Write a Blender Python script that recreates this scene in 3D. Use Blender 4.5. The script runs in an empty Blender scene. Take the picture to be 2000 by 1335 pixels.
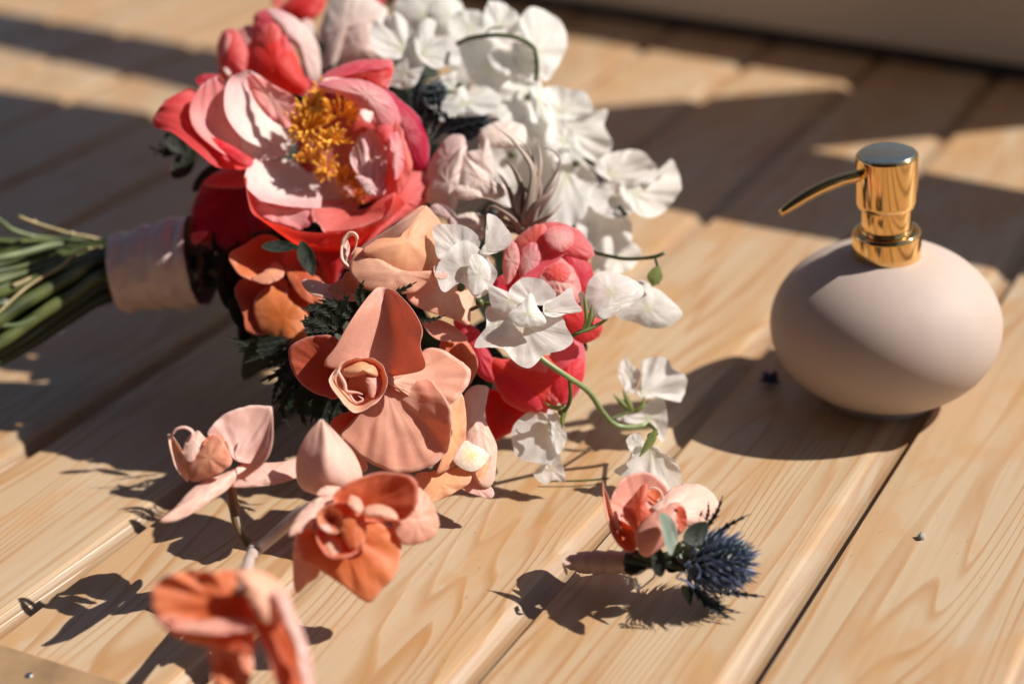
import bpy, bmesh, math, random
from mathutils import Vector, Matrix, noise
R_ = math.radians
scn = bpy.context.scene
col = scn.collection
random.seed(7)
CM = 0.01
# ---------------------------------------------------------------- camera (all lengths in cm, written to Blender in m)
RX = Vector((0.9981348, 0.06104854, 0.0)); RY = Vector((-0.02836198, 0.46371429, -0.88553072)); RZ = Vector((-0.05406036, 0.88387903, 0.46458083))
RM = Matrix((RX, RY, RZ))            # camera axes -> world
CAM = Vector((0, 0, 43.0)); F = 3000.0
cd = bpy.data.cameras.new('camera'); cam = bpy.data.objects.new('camera', cd); col.objects.link(cam)
cam.matrix_world = Matrix.Translation(CAM * CM) @ RM.to_4x4()
cd.sensor_width = 36; cd.lens = 54; cd.clip_start = .02; cd.clip_end = 60
cd.dof.use_dof = True; cd.dof.focus_distance = .73; cd.dof.aperture_fstop = 3.2
scn.camera = cam
# ---------------------------------------------------------------- light
SD = Vector((1.02, 0.06, 1.0)).normalized()       # towards the sun
w = bpy.data.worlds.new('World'); scn.world = w; w.use_nodes = True
nt = w.node_tree; sky = nt.nodes.new('ShaderNodeTexSky'); sky.sky_type = 'NISHITA'; sky.sun_disc = False
sky.sun_elevation = math.asin(SD.z); sky.sun_rotation = math.atan2(SD.x, SD.y)
bg = nt.nodes['Background']; nt.links.new(sky.outputs[0], bg.inputs[0]); bg.inputs[1].default_value = .05
sl = bpy.data.lights.new('sun', 'SUN'); sl.energy = 5.0; sl.angle = R_(.53); sl.color = (1, .93, .84)
so = bpy.data.objects.new('sun', sl); col.objects.link(so); so.rotation_euler = SD.to_track_quat('Z', 'Y').to_euler()
scn.view_settings.view_transform = 'Standard'; scn.view_settings.look = 'None'; scn.view_settings.exposure = 0.36; scn.view_settings.gamma = 1
scn.cycles.use_denoising = True
scn.cycles.max_bounces = 8; scn.cycles.transmission_bounces = 6

# ---------------------------------------------------------------- helpers
K = {0: (0, 0, 1), 1: (280, 0, 2.567), 2: (580, 0, 2.383), 3: (820, 400, 2.302), 4: (430, 400, 2.472), 5: (280, 760, 2.321), 6: (1020, 880, 3.514), 7: (1400, 220, 1.907), 8: (0, 350, 3.256)}
def px(k, p):
    ox, oy, s = K[k]; return (ox + p[0] / s, oy + p[1] / s)
BOU = [0.0]
def cp(u, v, depth):                  # a point of the place seen at (u, v) at a depth along the view axis
    if BOU[0]: depth -= BOU[0] * min(1, max(0, (depth - 74) / 8))     # the bouquet stands a little nearer
    return CAM + RM @ (Vector(((u - 1000) / F, -(v - 667.5) / F, -1.0)) * depth)
def gp(u, v, z=0.0):                  # the same at a height above the table
    d = RM @ Vector(((u - 1000) / F, -(v - 667.5) / F, -1.0)); return CAM + d * ((z - CAM.z) / d.z)
def setp(o, label=None, cat=None, group=None, kind=None):
    for k_, v_ in (('label', label), ('category', cat), ('group', group), ('kind', kind)):
        if v_: o[k_] = v_
    return o
def obj(name, verts, faces, mat, parent=None, smooth=True, attrs=None, label=None):
    me = bpy.data.meshes.new(name)
    org = parent_org(parent)
    me.from_pydata([(Vector(v_) * CM - org) for v_ in verts], [], faces)
    if smooth: me.polygons.foreach_set('use_smooth', [True] * len(me.polygons))
    if attrs:
        a = me.attributes.new('rad', 'FLOAT', 'POINT'); a.data.foreach_set('value', attrs[0])
        b = me.attributes.new('vn', 'FLOAT_VECTOR', 'POINT'); b.data.foreach_set('vector', [c for t in attrs[1] for c in t])
    me.materials.append(mat)
    o = bpy.data.objects.new(name, me); col.objects.link(o)
    if parent is not None: o.parent = parent
    else: pass
    me.update()
    if label: o['label'] = label
    return o
ORG = {}
def parent_org(p):
    return Vector((0, 0, 0)) if p is None else ORG.get(p.name, Vector((0, 0, 0)))
def empty(name, loc, label, cat, group=None, kind=None):
    o = bpy.data.objects.new(name, None); col.objects.link(o); o.location = Vector(loc) * CM; o.empty_display_size = .01
    ORG[o.name] = Vector(loc) * CM
    return setp(o, label, cat, group, kind)
def sub_org(o, parent): ORG[o.name] = parent_org(parent)

def tube_vf(pts, rad, seg=10, cap=True, sy=1.0):
    pts = [Vector(p) for p in pts]; n = len(pts); V = []; Fc = []
    rr = rad if isinstance(rad, (list, tuple)) else [rad] * n
    if len(rr) != n: rr = [rr[0] + (rr[-1] - rr[0]) * i / (n - 1) for i in range(n)]
    ref = Vector((.13, .21, 1)).normalized()
    t0 = (pts[1] - pts[0]).normalized(); a = t0.cross(ref)
    if a.length < .1: a = t0.cross(Vector((1, 0, 0)))
    a.normalize()
    for i, p in enumerate(pts):
        t = (pts[min(i + 1, n - 1)] - pts[max(i - 1, 0)]).normalized()
        a = (a - t * a.dot(t)).normalized(); b = t.cross(a)
        for j in range(seg):
            th = 2 * math.pi * j / seg
            V.append(p + (a * math.cos(th) + b * (math.sin(th) * sy)) * rr[i])
    for i in range(n - 1):
        for j in range(seg):
            Fc.append((i * seg + j, i * seg + (j + 1) % seg, (i + 1) * seg + (j + 1) % seg, (i + 1) * seg + j))
    if cap:
        Fc.append(tuple(range(seg - 1, -1, -1))); Fc.append(tuple((n - 1) * seg + j for j in range(seg)))
    return V, Fc
def cr(P, n, closed=False):           # Catmull-Rom resampling at even arc length
    m = len(P); P = [tuple(p) for p in P]; D = len(P[0]); out = []
    def g(i):
        if closed: return P[i % m]
        if i < 0: return tuple(2 * P[0][c] - P[1][c] for c in range(D))
        if i >= m: return tuple(2 * P[m - 1][c] - P[m - 2][c] for c in range(D))
        return P[i]
    S = 14; segs = m if closed else m - 1
    for i in range(segs):
        a, b, c, d = g(i - 1), g(i), g(i + 1), g(i + 2)
        for s in range(S):
            t = s / S
            out.append(tuple(.5 * (2 * b[q] + (c[q] - a[q]) * t + (2 * a[q] - 5 * b[q] + 4 * c[q] - d[q]) * t * t + (-a[q] + 3 * b[q] - 3 * c[q] + d[q]) * t ** 3) for q in range(D)))
    out.append(P[0] if closed else P[-1])
    L = [0]
    for i in range(1, len(out)): L.append(L[-1] + math.sqrt(sum((out[i][q] - out[i - 1][q]) ** 2 for q in range(D))) + 1e-9)
    res = []; j = 0; N = n if closed else n - 1
    for i in range(n):
        x = L[-1] * i / N
        while j < len(L) - 2 and L[j + 1] < x: j += 1
        t = (x - L[j]) / (L[j + 1] - L[j]); res.append(tuple(out[j][q] * (1 - t) + out[j + 1][q] * t for q in range(D)))
    return res
def merge(parts):
    V = []; Fc = []
    for v_, f_ in parts:
        o_ = len(V); V += v_; Fc += [tuple(i + o_ for i in f) for f in f_]
    return V, Fc
SEED = [0]
LOW = []
def fix_low(V, name):
    lo = min(v.z for v in V)
    if lo < .08:
        LOW.append((name, round(lo, 2)))
        for v in V:
            if v.z < .6: v.z = .08 + .52 * math.exp((v.z - .6) / .52)     # bends up softly where it meets the table
    return V
EDGE = [.02]; PLEAT = [.02]; CURL = [.6]
TG = [1.0, 0.0, 0.0]
def blob(k, depth, outline, mat, parent, center=None, cup=0.0, tilt=(-.2, .45), ruf=.12, rf=2.2, wave=.05, power=1.6, name='petal', rings=11, seg=64, thick=0.0, label=None, crink=.02):
    """a petal grown from an inner point to an outline: tilt leans it, cup hollows it (cup>0) or domes it (cup<0)"""
    SEED[0] += 1; sd = SEED[0] * 7.31
    O = [px(k, p) + ((p[2] if len(p) > 2 else 0.0),) for p in outline]
    sc = depth / F
    uc = sum(p[0] for p in O) / len(O); vc = sum(p[1] for p in O) / len(O)
    um, vm = uc, vc
    if center: (uc, vc) = px(k, center)
    C = cr([(p[0], p[1], p[2] / sc) for p in O], seg, True)
    V = []; rad = []; vn = []; Fc = []
    tilt = (tilt[0] * TG[0] + TG[1], tilt[1] * TG[0] + TG[2])
    def dd(u, v): return tilt[0] * (u - um) * sc + tilt[1] * (v - vm) * sc
    size = max(math.hypot(c[0] - uc, c[1] - vc) for c in C) * sc
    def add(r, j):
        eu, ev, ed = C[j]; th = 2 * math.pi * j / seg
        cx_, sx_ = math.cos(th), math.sin(th)
        n1 = noise.noise(Vector((cx_ * rf, sx_ * rf, sd))); n2 = noise.noise(Vector((cx_ * rf * 1.9, sx_ * rf * 1.9, sd + 9 + r * .8)))
        n3 = noise.noise(Vector((cx_ * 1.6, sx_ * 1.6, sd + 31 + r * 1.5)))
        k_ = 1 + (.035 * n2 * r ** 4) * min(1, ruf * 6) + EDGE[0] * noise.noise(Vector((cx_ * 6, sx_ * 6, sd + 70))) * r ** 8
        u = uc + (eu - uc) * r * k_; v = vc + (ev - vc) * r * k_
        d = dd(u, v) + ed * sc * r ** power + cup * (r ** 2 - 1) * 1.0 + ruf * size * (n1 * 1.0 + n2 * .45) * r ** 3 + wave * size * n3 * r
        d += crink * size * noise.noise(Vector((cx_ * r * 5, sx_ * r * 5, sd + 50)))
        d += PLEAT[0] * size * noise.noise(Vector((cx_ * 5, sx_ * 5, sd + 60 + r))) * r - CURL[0] * size * max(0, r - .72) ** 2 * (1.3 + n3 * 2)
        V.append(cp(u, v, depth - d)); rad.append(r); vn.append((cx_ * 2, sx_ * 2, r * .5 + sd))
    add(0, 0)
    for i in range(1, rings + 1):
        r = (i / rings) ** .85
        for j in range(seg): add(r, j)
    for j in range(seg): Fc.append((0, 1 + j, 1 + (j + 1) % seg))
    for i in range(rings - 1):
        a = 1 + i * seg; b = a + seg
        for j in range(seg): Fc.append((a + j, b + j, b + (j + 1) % seg, a + (j + 1) % seg))
    Fc = [f[::-1] for f in Fc]
    fix_low(V, name)
    o = obj(name, V, Fc, mat, parent, attrs=(rad, vn), label=label)
    if thick: thicken(o, thick)
    return o
def thicken(o, t):
    t *= .4
    m = o.modifiers.new('thickness', 'SOLIDIFY'); m.thickness = t * CM; m.offset = 0
def sheet(k, depth, curves, mat, parent, rows=False, nu=20, nv=20, ruf=.05, name='petal', thick=0.0, label=None, bulge=0.0, crink=.015):
    """a petal swept through traced curves; columns run base to tip, rows run across (base first)"""
    SEED[0] += 1; sd = SEED[0] * 5.17; sc = depth / F
    cv = [[px(k, p) + ((p[2] if len(p) > 2 else 0) / sc,) for p in c] for c in curves]
    n1 = nu if rows else nv
    cv = [cr(c, n1) for c in cv]
    n2 = nv if rows else nu
    G = []
    for i in range(n1):
        G.append(cr([c[i] for c in cv], n2))
    V = []; rad = []; vn = []; size = 2.5
    for i in range(n1):
        for j in range(n2):
            u, v, d = G[i][j]
            s, t = (i / (n1 - 1), j / (n2 - 1)) if rows else (j / (n2 - 1), i / (n1 - 1))   # s across, t base->tip
            e = max(abs(2 * s - 1), t) ** 4
            v += EDGE[0] * 60 * t ** 6 * noise.noise(Vector((s * 7, 1, sd))) * (depth / 80) * .5
            dd = d * sc + PLEAT[0] * size * noise.noise(Vector((s * 8, t * 1.5, sd + 3))) * t ** .5 + bulge * (4 * s * (1 - s)) * (4 * t * (1 - t)) + ruf * size * e * noise.noise(Vector((s * 4, t * 3, sd))) + crink * size * noise.noise(Vector((s * 9, t * 4, sd + 5)))
            V.append(cp(u, v, depth - dd)); rad.append(max(t, abs(2 * s - 1) * t ** .3 * .9)); vn.append((s * 4, 0, t * .6 + sd))
    Fc = [(i * n2 + j, (i + 1) * n2 + j, (i + 1) * n2 + j + 1, i * n2 + j + 1) for i in range(n1 - 1) for j in range(n2 - 1)]
    fix_low(V, name)
    o = obj(name, V, Fc, mat, parent, attrs=(rad, vn), label=label)
    if thick: thicken(o, thick)
    return o

# ---------------------------------------------------------------- materials
def newmat(name):
    m = bpy.data.materials.new(name); m.use_nodes = True; return m, m.node_tree, m.node_tree.nodes['Principled BSDF']
def N(t, typ, **kw):
    n = t.nodes.new(typ)
    for k_, v_ in kw.items(): setattr(n, k_, v_)
    return n
def mixc(t, fac, a, b, mode='MIX'):
    n = N(t, 'ShaderNodeMix', data_type='RGBA', blend_type=mode)
    for s, x in ((0, fac), (6, a), (7, b)):
        if hasattr(x, 'links'): t.links.new(x, n.inputs[s])
        else: n.inputs[s].default_value = x if s == 0 else (*x, 1)
    return n.outputs[2]
def maprange(t, x, a, b, c, d):
    n = N(t, 'ShaderNodeMapRange'); t.links.new(x, n.inputs[0])
    for i, q in enumerate((a, b, c, d)): n.inputs[i + 1].default_value = q
    return n.outputs[0]
def petal_mat(name, c_in, c_out, tr, lo=.2, hi=.95, tfac=.35, rough=.55, vein=.5, vcol=.82, speck=0.0, sheen=.15, sss=0.0, rim=.45):
    m, t, b = newmat(name); L = t.links.new
    ar = N(t, 'ShaderNodeAttribute', attribute_name='rad'); av = N(t, 'ShaderNodeAttribute', attribute_name='vn')
    tc = N(t, 'ShaderNodeTexCoord')
    n1 = N(t, 'ShaderNodeTexNoise'); n1.inputs['Scale'].default_value = 6; n1.inputs['Detail'].default_value = 5; L(av.outputs['Vector'], n1.inputs['Vector'])
    n2 = N(t, 'ShaderNodeTexNoise'); n2.inputs['Scale'].default_value = 90; n2.inputs['Detail'].default_value = 3; L(tc.outputs['Object'], n2.inputs['Vector'])
    nf = N(t, 'ShaderNodeTexNoise'); nf.inputs['Scale'].default_value = 1500; nf.inputs['Detail'].default_value = 2; L(tc.outputs['Object'], nf.inputs['Vector'])
    ad = N(t, 'ShaderNodeMath', operation='MULTIPLY_ADD'); L(n2.outputs[0], ad.inputs[0]); ad.inputs[1].default_value = .3; L(ar.outputs['Fac'], ad.inputs[2])
    f1 = maprange(t, ad.outputs[0], lo + .15, hi + .15, 0, 1)
    c = mixc(t, f1, c_in, c_out)
    vf = maprange(t, n1.outputs[0], .42, .62, 0, 1)
    c = mixc(t, vf, mixc(t, 1.0, c, (vcol, vcol * .96, vcol * .96), 'MULTIPLY'), c)
    nm = N(t, 'ShaderNodeTexNoise'); nm.inputs['Scale'].default_value = 420; nm.inputs['Detail'].default_value = 4; L(tc.outputs['Object'], nm.inputs['Vector'])
    c = mixc(t, maprange(t, nm.outputs[0], .38, .62, 0, 1), mixc(t, 1.0, c, (.95, .92, .91), 'MULTIPLY'), c)
    if speck:
        sf = maprange(t, nf.outputs[0], .62, .72, 0, speck)
        c = mixc(t, sf, c, tuple(x * .6 for x in c_out))
    c = mixc(t, maprange(t, ar.outputs['Fac'], .93, 1.0, 0, rim), c, tuple(min(1, x * .45 + .5) for x in c_out))
    oi = N(t, 'ShaderNodeObjectInfo'); hv = N(t, 'ShaderNodeHueSaturation'); L(c, hv.inputs['Color'])
    L(maprange(t, oi.outputs['Random'], 0, 1, .485, .51), hv.inputs['Hue']); L(maprange(t, oi.outputs['Random'], 0, 1, .88, 1.05), hv.inputs['Value'])
    c = hv.outputs[0]
    L(c, b.inputs['Base Color']); b.inputs['Roughness'].default_value = rough
    b.inputs['Sheen Weight'].default_value = sheen; b.inputs['Sheen Roughness'].default_value = .4
    b.inputs['Specular IOR Level'].default_value = .35
    if sss:
        b.inputs['Subsurface Weight'].default_value = sss; b.inputs['Subsurface Radius'].default_value = (1, .35, .2); b.inputs['Subsurface Scale'].default_value = .004
    bu = N(t, 'ShaderNodeBump'); bu.inputs['Strength'].default_value = vein; bu.inputs['Distance'].default_value = .0006
    m2 = N(t, 'ShaderNodeMath', operation='MULTIPLY_ADD'); L(nf.outputs[0], m2.inputs[0]); m2.inputs[1].default_value = .5; L(n1.outputs[0], m2.inputs[2])
    L(m2.outputs[0], bu.inputs['Height']); L(bu.outputs[0], b.inputs['Normal'])
    tl = N(t, 'ShaderNodeBsdfTranslucent'); L(mixc(t, .75, c, tr), tl.inputs[0]); L(bu.outputs[0], tl.inputs[1])
    mx = N(t, 'ShaderNodeMixShader'); mx.inputs[0].default_value = tfac; L(b.outputs[0], mx.inputs[1]); L(tl.outputs[0], mx.inputs[2])
    L(mx.outputs[0], t.nodes['Material Output'].inputs[0])
    return m
def simple(name, c, rough=.5, metal=0.0, var=.12, scale=200, bump=.2, c2=None, spec=.5, dist=.0005):
    m, t, b = newmat(name); L = t.links.new; tc = N(t, 'ShaderNodeTexCoord')
    n = N(t, 'ShaderNodeTexNoise'); n.inputs['Scale'].default_value = scale; n.inputs['Detail'].default_value = 4; L(tc.outputs['Object'], n.inputs['Vector'])
    cc = mixc(t, maprange(t, n.outputs[0], .3, .7, 0, 1), tuple(x * (1 - var) for x in c), c2 or tuple(min(1, x * (1 + var)) for x in c))
    L(cc, b.inputs['Base Color']); b.inputs['Roughness'].default_value = rough; b.inputs['Metallic'].default_value = metal; b.inputs['Specular IOR Level'].default_value = spec
    bu = N(t, 'ShaderNodeBump'); bu.inputs['Strength'].default_value = bump; bu.inputs['Distance'].default_value = dist; L(n.outputs[0], bu.inputs['Height']); L(bu.outputs[0], b.inputs['Normal'])
    return m
M = {}
M['pale'] = petal_mat('peony_pale_petal', (.97, .91, .85), (.92, .50, .50), (.98, .50, .42), .45, 1.15, .3, .5, .3, .96, rim=.2)
M['paletip'] = petal_mat('peony_blush_petal', (.95, .58, .53), (.90, .30, .31), (.98, .18, .14), .2, 1.0, .38, .5, .35, .94)
M['lilac'] = petal_mat('peony_crinkled_petal', (.95, .74, .69), (.93, .60, .60), (.95, .35, .3), .2, 1.0, .3, .45, .4, .94)
M['coral'] = petal_mat('peony_coral_petal', (.86, .05, .04), (.91, .12, .11), (1.0, .04, .01), .2, 1.0, 0.52, .5, .35, .9, rim=.3)
M['pink'] = petal_mat('peony_pink_petal', (.91, .13, .14), (.92, .25, .26), (1.0, .08, .05), .2, 1.0, 0.5, .5, .35, .94)
M['crimson'] = petal_mat('peony_crimson_petal', (.42, .008, .015), (.62, .02, .05), (.8, .01, .01), .2, 1.0, .3, .45, .4, .88)
M['cavity'] = petal_mat('peony_inner_petal', (.80, .30, .18), (.55, .04, .03), (.8, .1, .02), .3, .9, .3, .5, .5, .85)
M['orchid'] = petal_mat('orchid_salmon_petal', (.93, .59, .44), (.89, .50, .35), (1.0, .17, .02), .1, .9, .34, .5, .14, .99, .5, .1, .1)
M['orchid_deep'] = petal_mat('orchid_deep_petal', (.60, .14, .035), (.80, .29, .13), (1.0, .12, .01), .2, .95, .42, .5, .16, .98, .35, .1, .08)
M['orchid_pale'] = petal_mat('orchid_pale_petal', (.92, .70, .60), (.89, .61, .50), (1.0, .28, .1), .2, .9, .3, .5, .14, .985, .3, .1, .1)
M['peach'] = petal_mat('orchid_peach_petal', (.90, .52, .29), (.86, .45, .27), (1.0, .25, .04), .2, .9, .34, .5, .14, .985, .35, .1, .1)
M['cream'] = petal_mat('orchid_cream_lip', (.86, .66, .36), (.86, .72, .62), (.9, .55, .2), .15, .6, .2, .45, .3, .97, 0, .1, .3)
M['throat'] = petal_mat('orchid_throat', (.30, .03, .01), (.75, .32, .16), (.8, .15, .03), .15, .8, .2, .4, .5, .9)
M['white'] = petal_mat('sweet_pea_white_petal', (.74, .80, .58), (.91, .92, .90), (.95, .96, .90), .0, .4, 0.46, .5, .3, .96)
M['rose'] = petal_mat('rose_cream_petal', (.88, .72, .64), (.88, .78, .72), (.9, .6, .46), .2, 1, .28, .5, .2, .97)
M['mauve'] = petal_mat('rose_mauve_petal', (.70, .50, .47), (.80, .62, .58), (.85, .5, .42), .2, 1, .28, .5, .2, .95)
M['green'] = petal_mat('pale_green_leaf', (.26, .33, .10), (.34, .42, .16), (.35, .5, .08), .1, 1, .25, .5, .5, .85, rim=.08)
M['eucalyptus'] = petal_mat('grey_green_leaf', (.22, .30, .24), (.26, .34, .27), (.2, .35, .1), .1, 1, .15, .5, .5, .9, rim=.08)
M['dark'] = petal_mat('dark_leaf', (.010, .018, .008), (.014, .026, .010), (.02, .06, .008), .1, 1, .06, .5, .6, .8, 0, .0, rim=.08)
M['spiny'] = petal_mat('thistle_dark_bract', (.012, .02, .022), (.02, .03, .04), (.02, .03, .03), .1, 1, .08, .4, .4, .8, rim=.08)
M['tilly'] = petal_mat('air_plant_leaf', (.42, .33, .28), (.40, .22, .20), (.4, .16, .12), .3, 1, .15, .45, .5, .9, rim=.1)
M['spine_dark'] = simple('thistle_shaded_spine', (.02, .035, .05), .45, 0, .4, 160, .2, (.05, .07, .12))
M['stamen'] = simple('stamen_orange', (1.0, .40, .02), .55, 0, .1, 300, .2, (1.0, .62, .10))
M['stem'] = simple('stem_green', (.045, .07, .014), .4, 0, .4, 60, .4, (.13, .15, .045))
M['stem_teal'] = simple('stem_grey_green', (.09, .13, .05), .42, 0, .3, 60, .4, (.22, .26, .13))
M['stem_dark'] = simple('stem_dark_green', (.022, .032, .012), .5, 0, .3, 60, .3)
M['twig'] = simple('twig_tan', (.36, .29, .14), .6, 0, .25, 120, .5)
M['orchid_stem'] = simple('orchid_stem_brown', (.16, .11, .05), .45, 0, .2, 80, .3, (.24, .16, .09))
M['orchid_stem_pale'] = simple('orchid_stem_mauve', (.50, .40, .36), .5, 0, .15, 80, .3)
M['ribbon'] = simple('ribbon_satin', (.64, .49, .46), .42, 0, .08, 25, .5, dist=.003)
M['tape'] = simple('floral_tape', (.50, .34, .28), .4, 0, .08, 90, .3)
M['steel'] = simple('pin_steel', (.75, .73, .70), .22, 1, .05)
M['gold'] = simple('polished_gold', (.86, .56, .24), .07, 1, .02, 30, .03)
M['goldtop'] = simple('brushed_cap', (.60, .68, .63), .25, 1, .03, 30, .05)
M['blackgap'] = simple('black_gap_shade', (.02, .018, .016), .5)
M['ceramic'] = simple('matte_blush_ceramic', (.50, .40, .35), .6, 0, .03, 60, .08, spec=.3)
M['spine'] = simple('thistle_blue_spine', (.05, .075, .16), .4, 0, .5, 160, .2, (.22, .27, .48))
M['spine_tip'] = simple('thistle_pale_floret', (.20, .27, .30), .5, 0, .4, 300, .2, (.10, .16, .15))
M['plaster'] = simple('grey_painted_wall', (.62, .54, .46), .7, 0, .06, 4, .1)
M['batten'] = simple('brown_batten_wood', (.30, .19, .10), .55, 0, .3, 40, .3)
M['chip'] = simple('grey_crumb', (.42, .40, .38), .8, 0, .3, 800, .8)
M['sky_blocker'] = simple('dark_sky_blocker', (.10, .09, .08), .8, 0, .1, 4, .1)  # for the slabs added to block sky light
M['floret_dark'] = simple('floret_dark_blue', (.03, .035, .12), .6, 0, .4, 300, .5)
M['stem_pea'] = simple('pea_stem_green', (.20, .26, .10), .42, 0, .2, 60, .3, (.28, .34, .15))
M['screw'] = simple('screw_zinc', (.45, .46, .48), .35, 1, .1)

def wood_mat(name='pine_wood', groove_shade=1.0):
    m, t, b = newmat(name); L = t.links.new
    tc = N(t, 'ShaderNodeTexCoord'); oi = N(t, 'ShaderNodeObjectInfo')
    # object x = along the board, y = across
    rnd = N(t, 'ShaderNodeVectorMath', operation='SCALE'); rnd.inputs[0].default_value = (37, 5.0, 11); L(oi.outputs['Random'], rnd.inputs['Scale'])
    ad = N(t, 'ShaderNodeVectorMath', operation='ADD'); L(tc.outputs['Object'], ad.inputs[0]); L(rnd.outputs[0], ad.inputs[1])
    mp = N(t, 'ShaderNodeMapping'); mp.inputs['Scale'].default_value = (1.25, 12, 12); L(ad.outputs[0], mp.inputs[0])
    n = N(t, 'ShaderNodeTexNoise'); n.inputs['Scale'].default_value = 1.0; n.inputs['Detail'].default_value = 3.2; n.inputs['Roughness'].default_value = .42; n.inputs['Distortion'].default_value = .35; L(mp.outputs[0], n.inputs[0])
    mu = N(t, 'ShaderNodeMath', operation='MULTIPLY'); L(n.outputs[0], mu.inputs[0]); mu.inputs[1].default_value = 33
    fr = N(t, 'ShaderNodeMath', operation='FRACT'); L(mu.outputs[0], fr.inputs[0])
    ring = N(t, 'ShaderNodeValToRGB'); L(fr.outputs[0], ring.inputs[0])
    e = ring.color_ramp.elements; e[0].position = 0; e[0].color = (0, 0, 0, 1); e[1].position = 1; e[1].color = (0, 0, 0, 1)
    x = e.new(.55); x.color = (.12, .12, .12, 1); x = e.new(.86); x.color = (1, 1, 1, 1); x = e.new(.94); x.color = (.6, .6, .6, 1)
    big = N(t, 'ShaderNodeTexNoise'); big.inputs['Scale'].default_value = 1; big.inputs['Detail'].default_value = 3
    mp2 = N(t, 'ShaderNodeMapping'); mp2.inputs['Scale'].default_value = (6, 22, 10); L(ad.outputs[0], mp2.inputs[0]); L(mp2.outputs[0], big.inputs[0])
    fib = N(t, 'ShaderNodeTexNoise'); fib.inputs['Scale'].default_value = 1; fib.inputs['Detail'].default_value = 5; fib.inputs['Roughness'].default_value = .7
    mp3 = N(t, 'ShaderNodeMapping'); mp3.inputs['Scale'].default_value = (40, 1400, 900); L(ad.outputs[0], mp3.inputs[0]); L(mp3.outputs[0], fib.inputs[0])
    c = mixc(t, maprange(t, big.outputs[0], .38, .66, 0, 1), (.53, .41, .28), (.505, .355, .215))
    sf = N(t, 'ShaderNodeMath', operation='MULTIPLY'); L(ring.outputs[0], sf.inputs[0]); L(maprange(t, big.outputs[0], .33, .60, .3, 1.3), sf.inputs[1])
    c = mixc(t, sf.outputs[0], c, (.42, .225, .095))
    # reddish resin blotches
    bl = N(t, 'ShaderNodeTexNoise'); bl.inputs['Scale'].default_value = 1; bl.inputs['Detail'].default_value = 4; bl.inputs['Distortion'].default_value = .6
    mp4 = N(t, 'ShaderNodeMapping'); mp4.inputs['Scale'].default_value = (14, 28, 10); mp4.inputs['Location'].default_value = (3, 2, 1); L(ad.outputs[0], mp4.inputs[0]); L(mp4.outputs[0], bl.inputs[0])
    c = mixc(t, maprange(t, bl.outputs[0], .50, .60, 0, .65), c, (.50, .29, .135))
    str_ = N(t, 'ShaderNodeTexNoise'); str_.inputs['Scale'].default_value = 1; str_.inputs['Detail'].default_value = 3
    mp5 = N(t, 'ShaderNodeMapping'); mp5.inputs['Scale'].default_value = (5, 230, 60); L(ad.outputs[0], mp5.inputs[0]); L(mp5.outputs[0], str_.inputs[0])
    c = mixc(t, maprange(t, str_.outputs[0], .46, .68, 0, .5), c, (.44, .28, .155))
    spk = N(t, 'ShaderNodeTexNoise'); spk.inputs['Scale'].default_value = 320; spk.inputs['Detail'].default_value = 1; L(ad.outputs[0], spk.inputs[0])
    c = mixc(t, maprange(t, spk.outputs[0], .76, .80, 0, .5), c, (.22, .13, .07))
    c = mixc(t, maprange(t, fib.outputs[0], .3, .7, .0, .16), c, (.40, .28, .16))
    hv = N(t, 'ShaderNodeHueSaturation'); L(c, hv.inputs['Color']); L(maprange(t, oi.outputs['Random'], 0, 1, .93, 1.04), hv.inputs['Value'])
    L(mixc(t, 1.0, hv.outputs[0], (groove_shade, groove_shade * .95, groove_shade * .9), 'MULTIPLY') if groove_shade < 1 else hv.outputs[0], b.inputs['Base Color'])
    L(maprange(t, fib.outputs[0], .3, .7, .33, .47), b.inputs['Roughness']); b.inputs['Specular IOR Level'].default_value = .55
    hh = N(t, 'ShaderNodeMath', operation='MULTIPLY_ADD'); L(fib.outputs[0], hh.inputs[0]); hh.inputs[1].default_value = .35; L(ring.outputs[0], hh.inputs[2])
    bu = N(t, 'ShaderNodeBump'); bu.inputs['Strength'].default_value = .35; bu.inputs['Distance'].default_value = .0004; L(hh.outputs[0], bu.inputs['Height']); L(bu.outputs[0], b.inputs['Normal'])
    return m
M['wood'] = wood_mat(); M['wood_groove'] = wood_mat('shade_toned_groove_wood', .68)  # groove copy is darkened in colour to stand for shade in the joints

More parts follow.
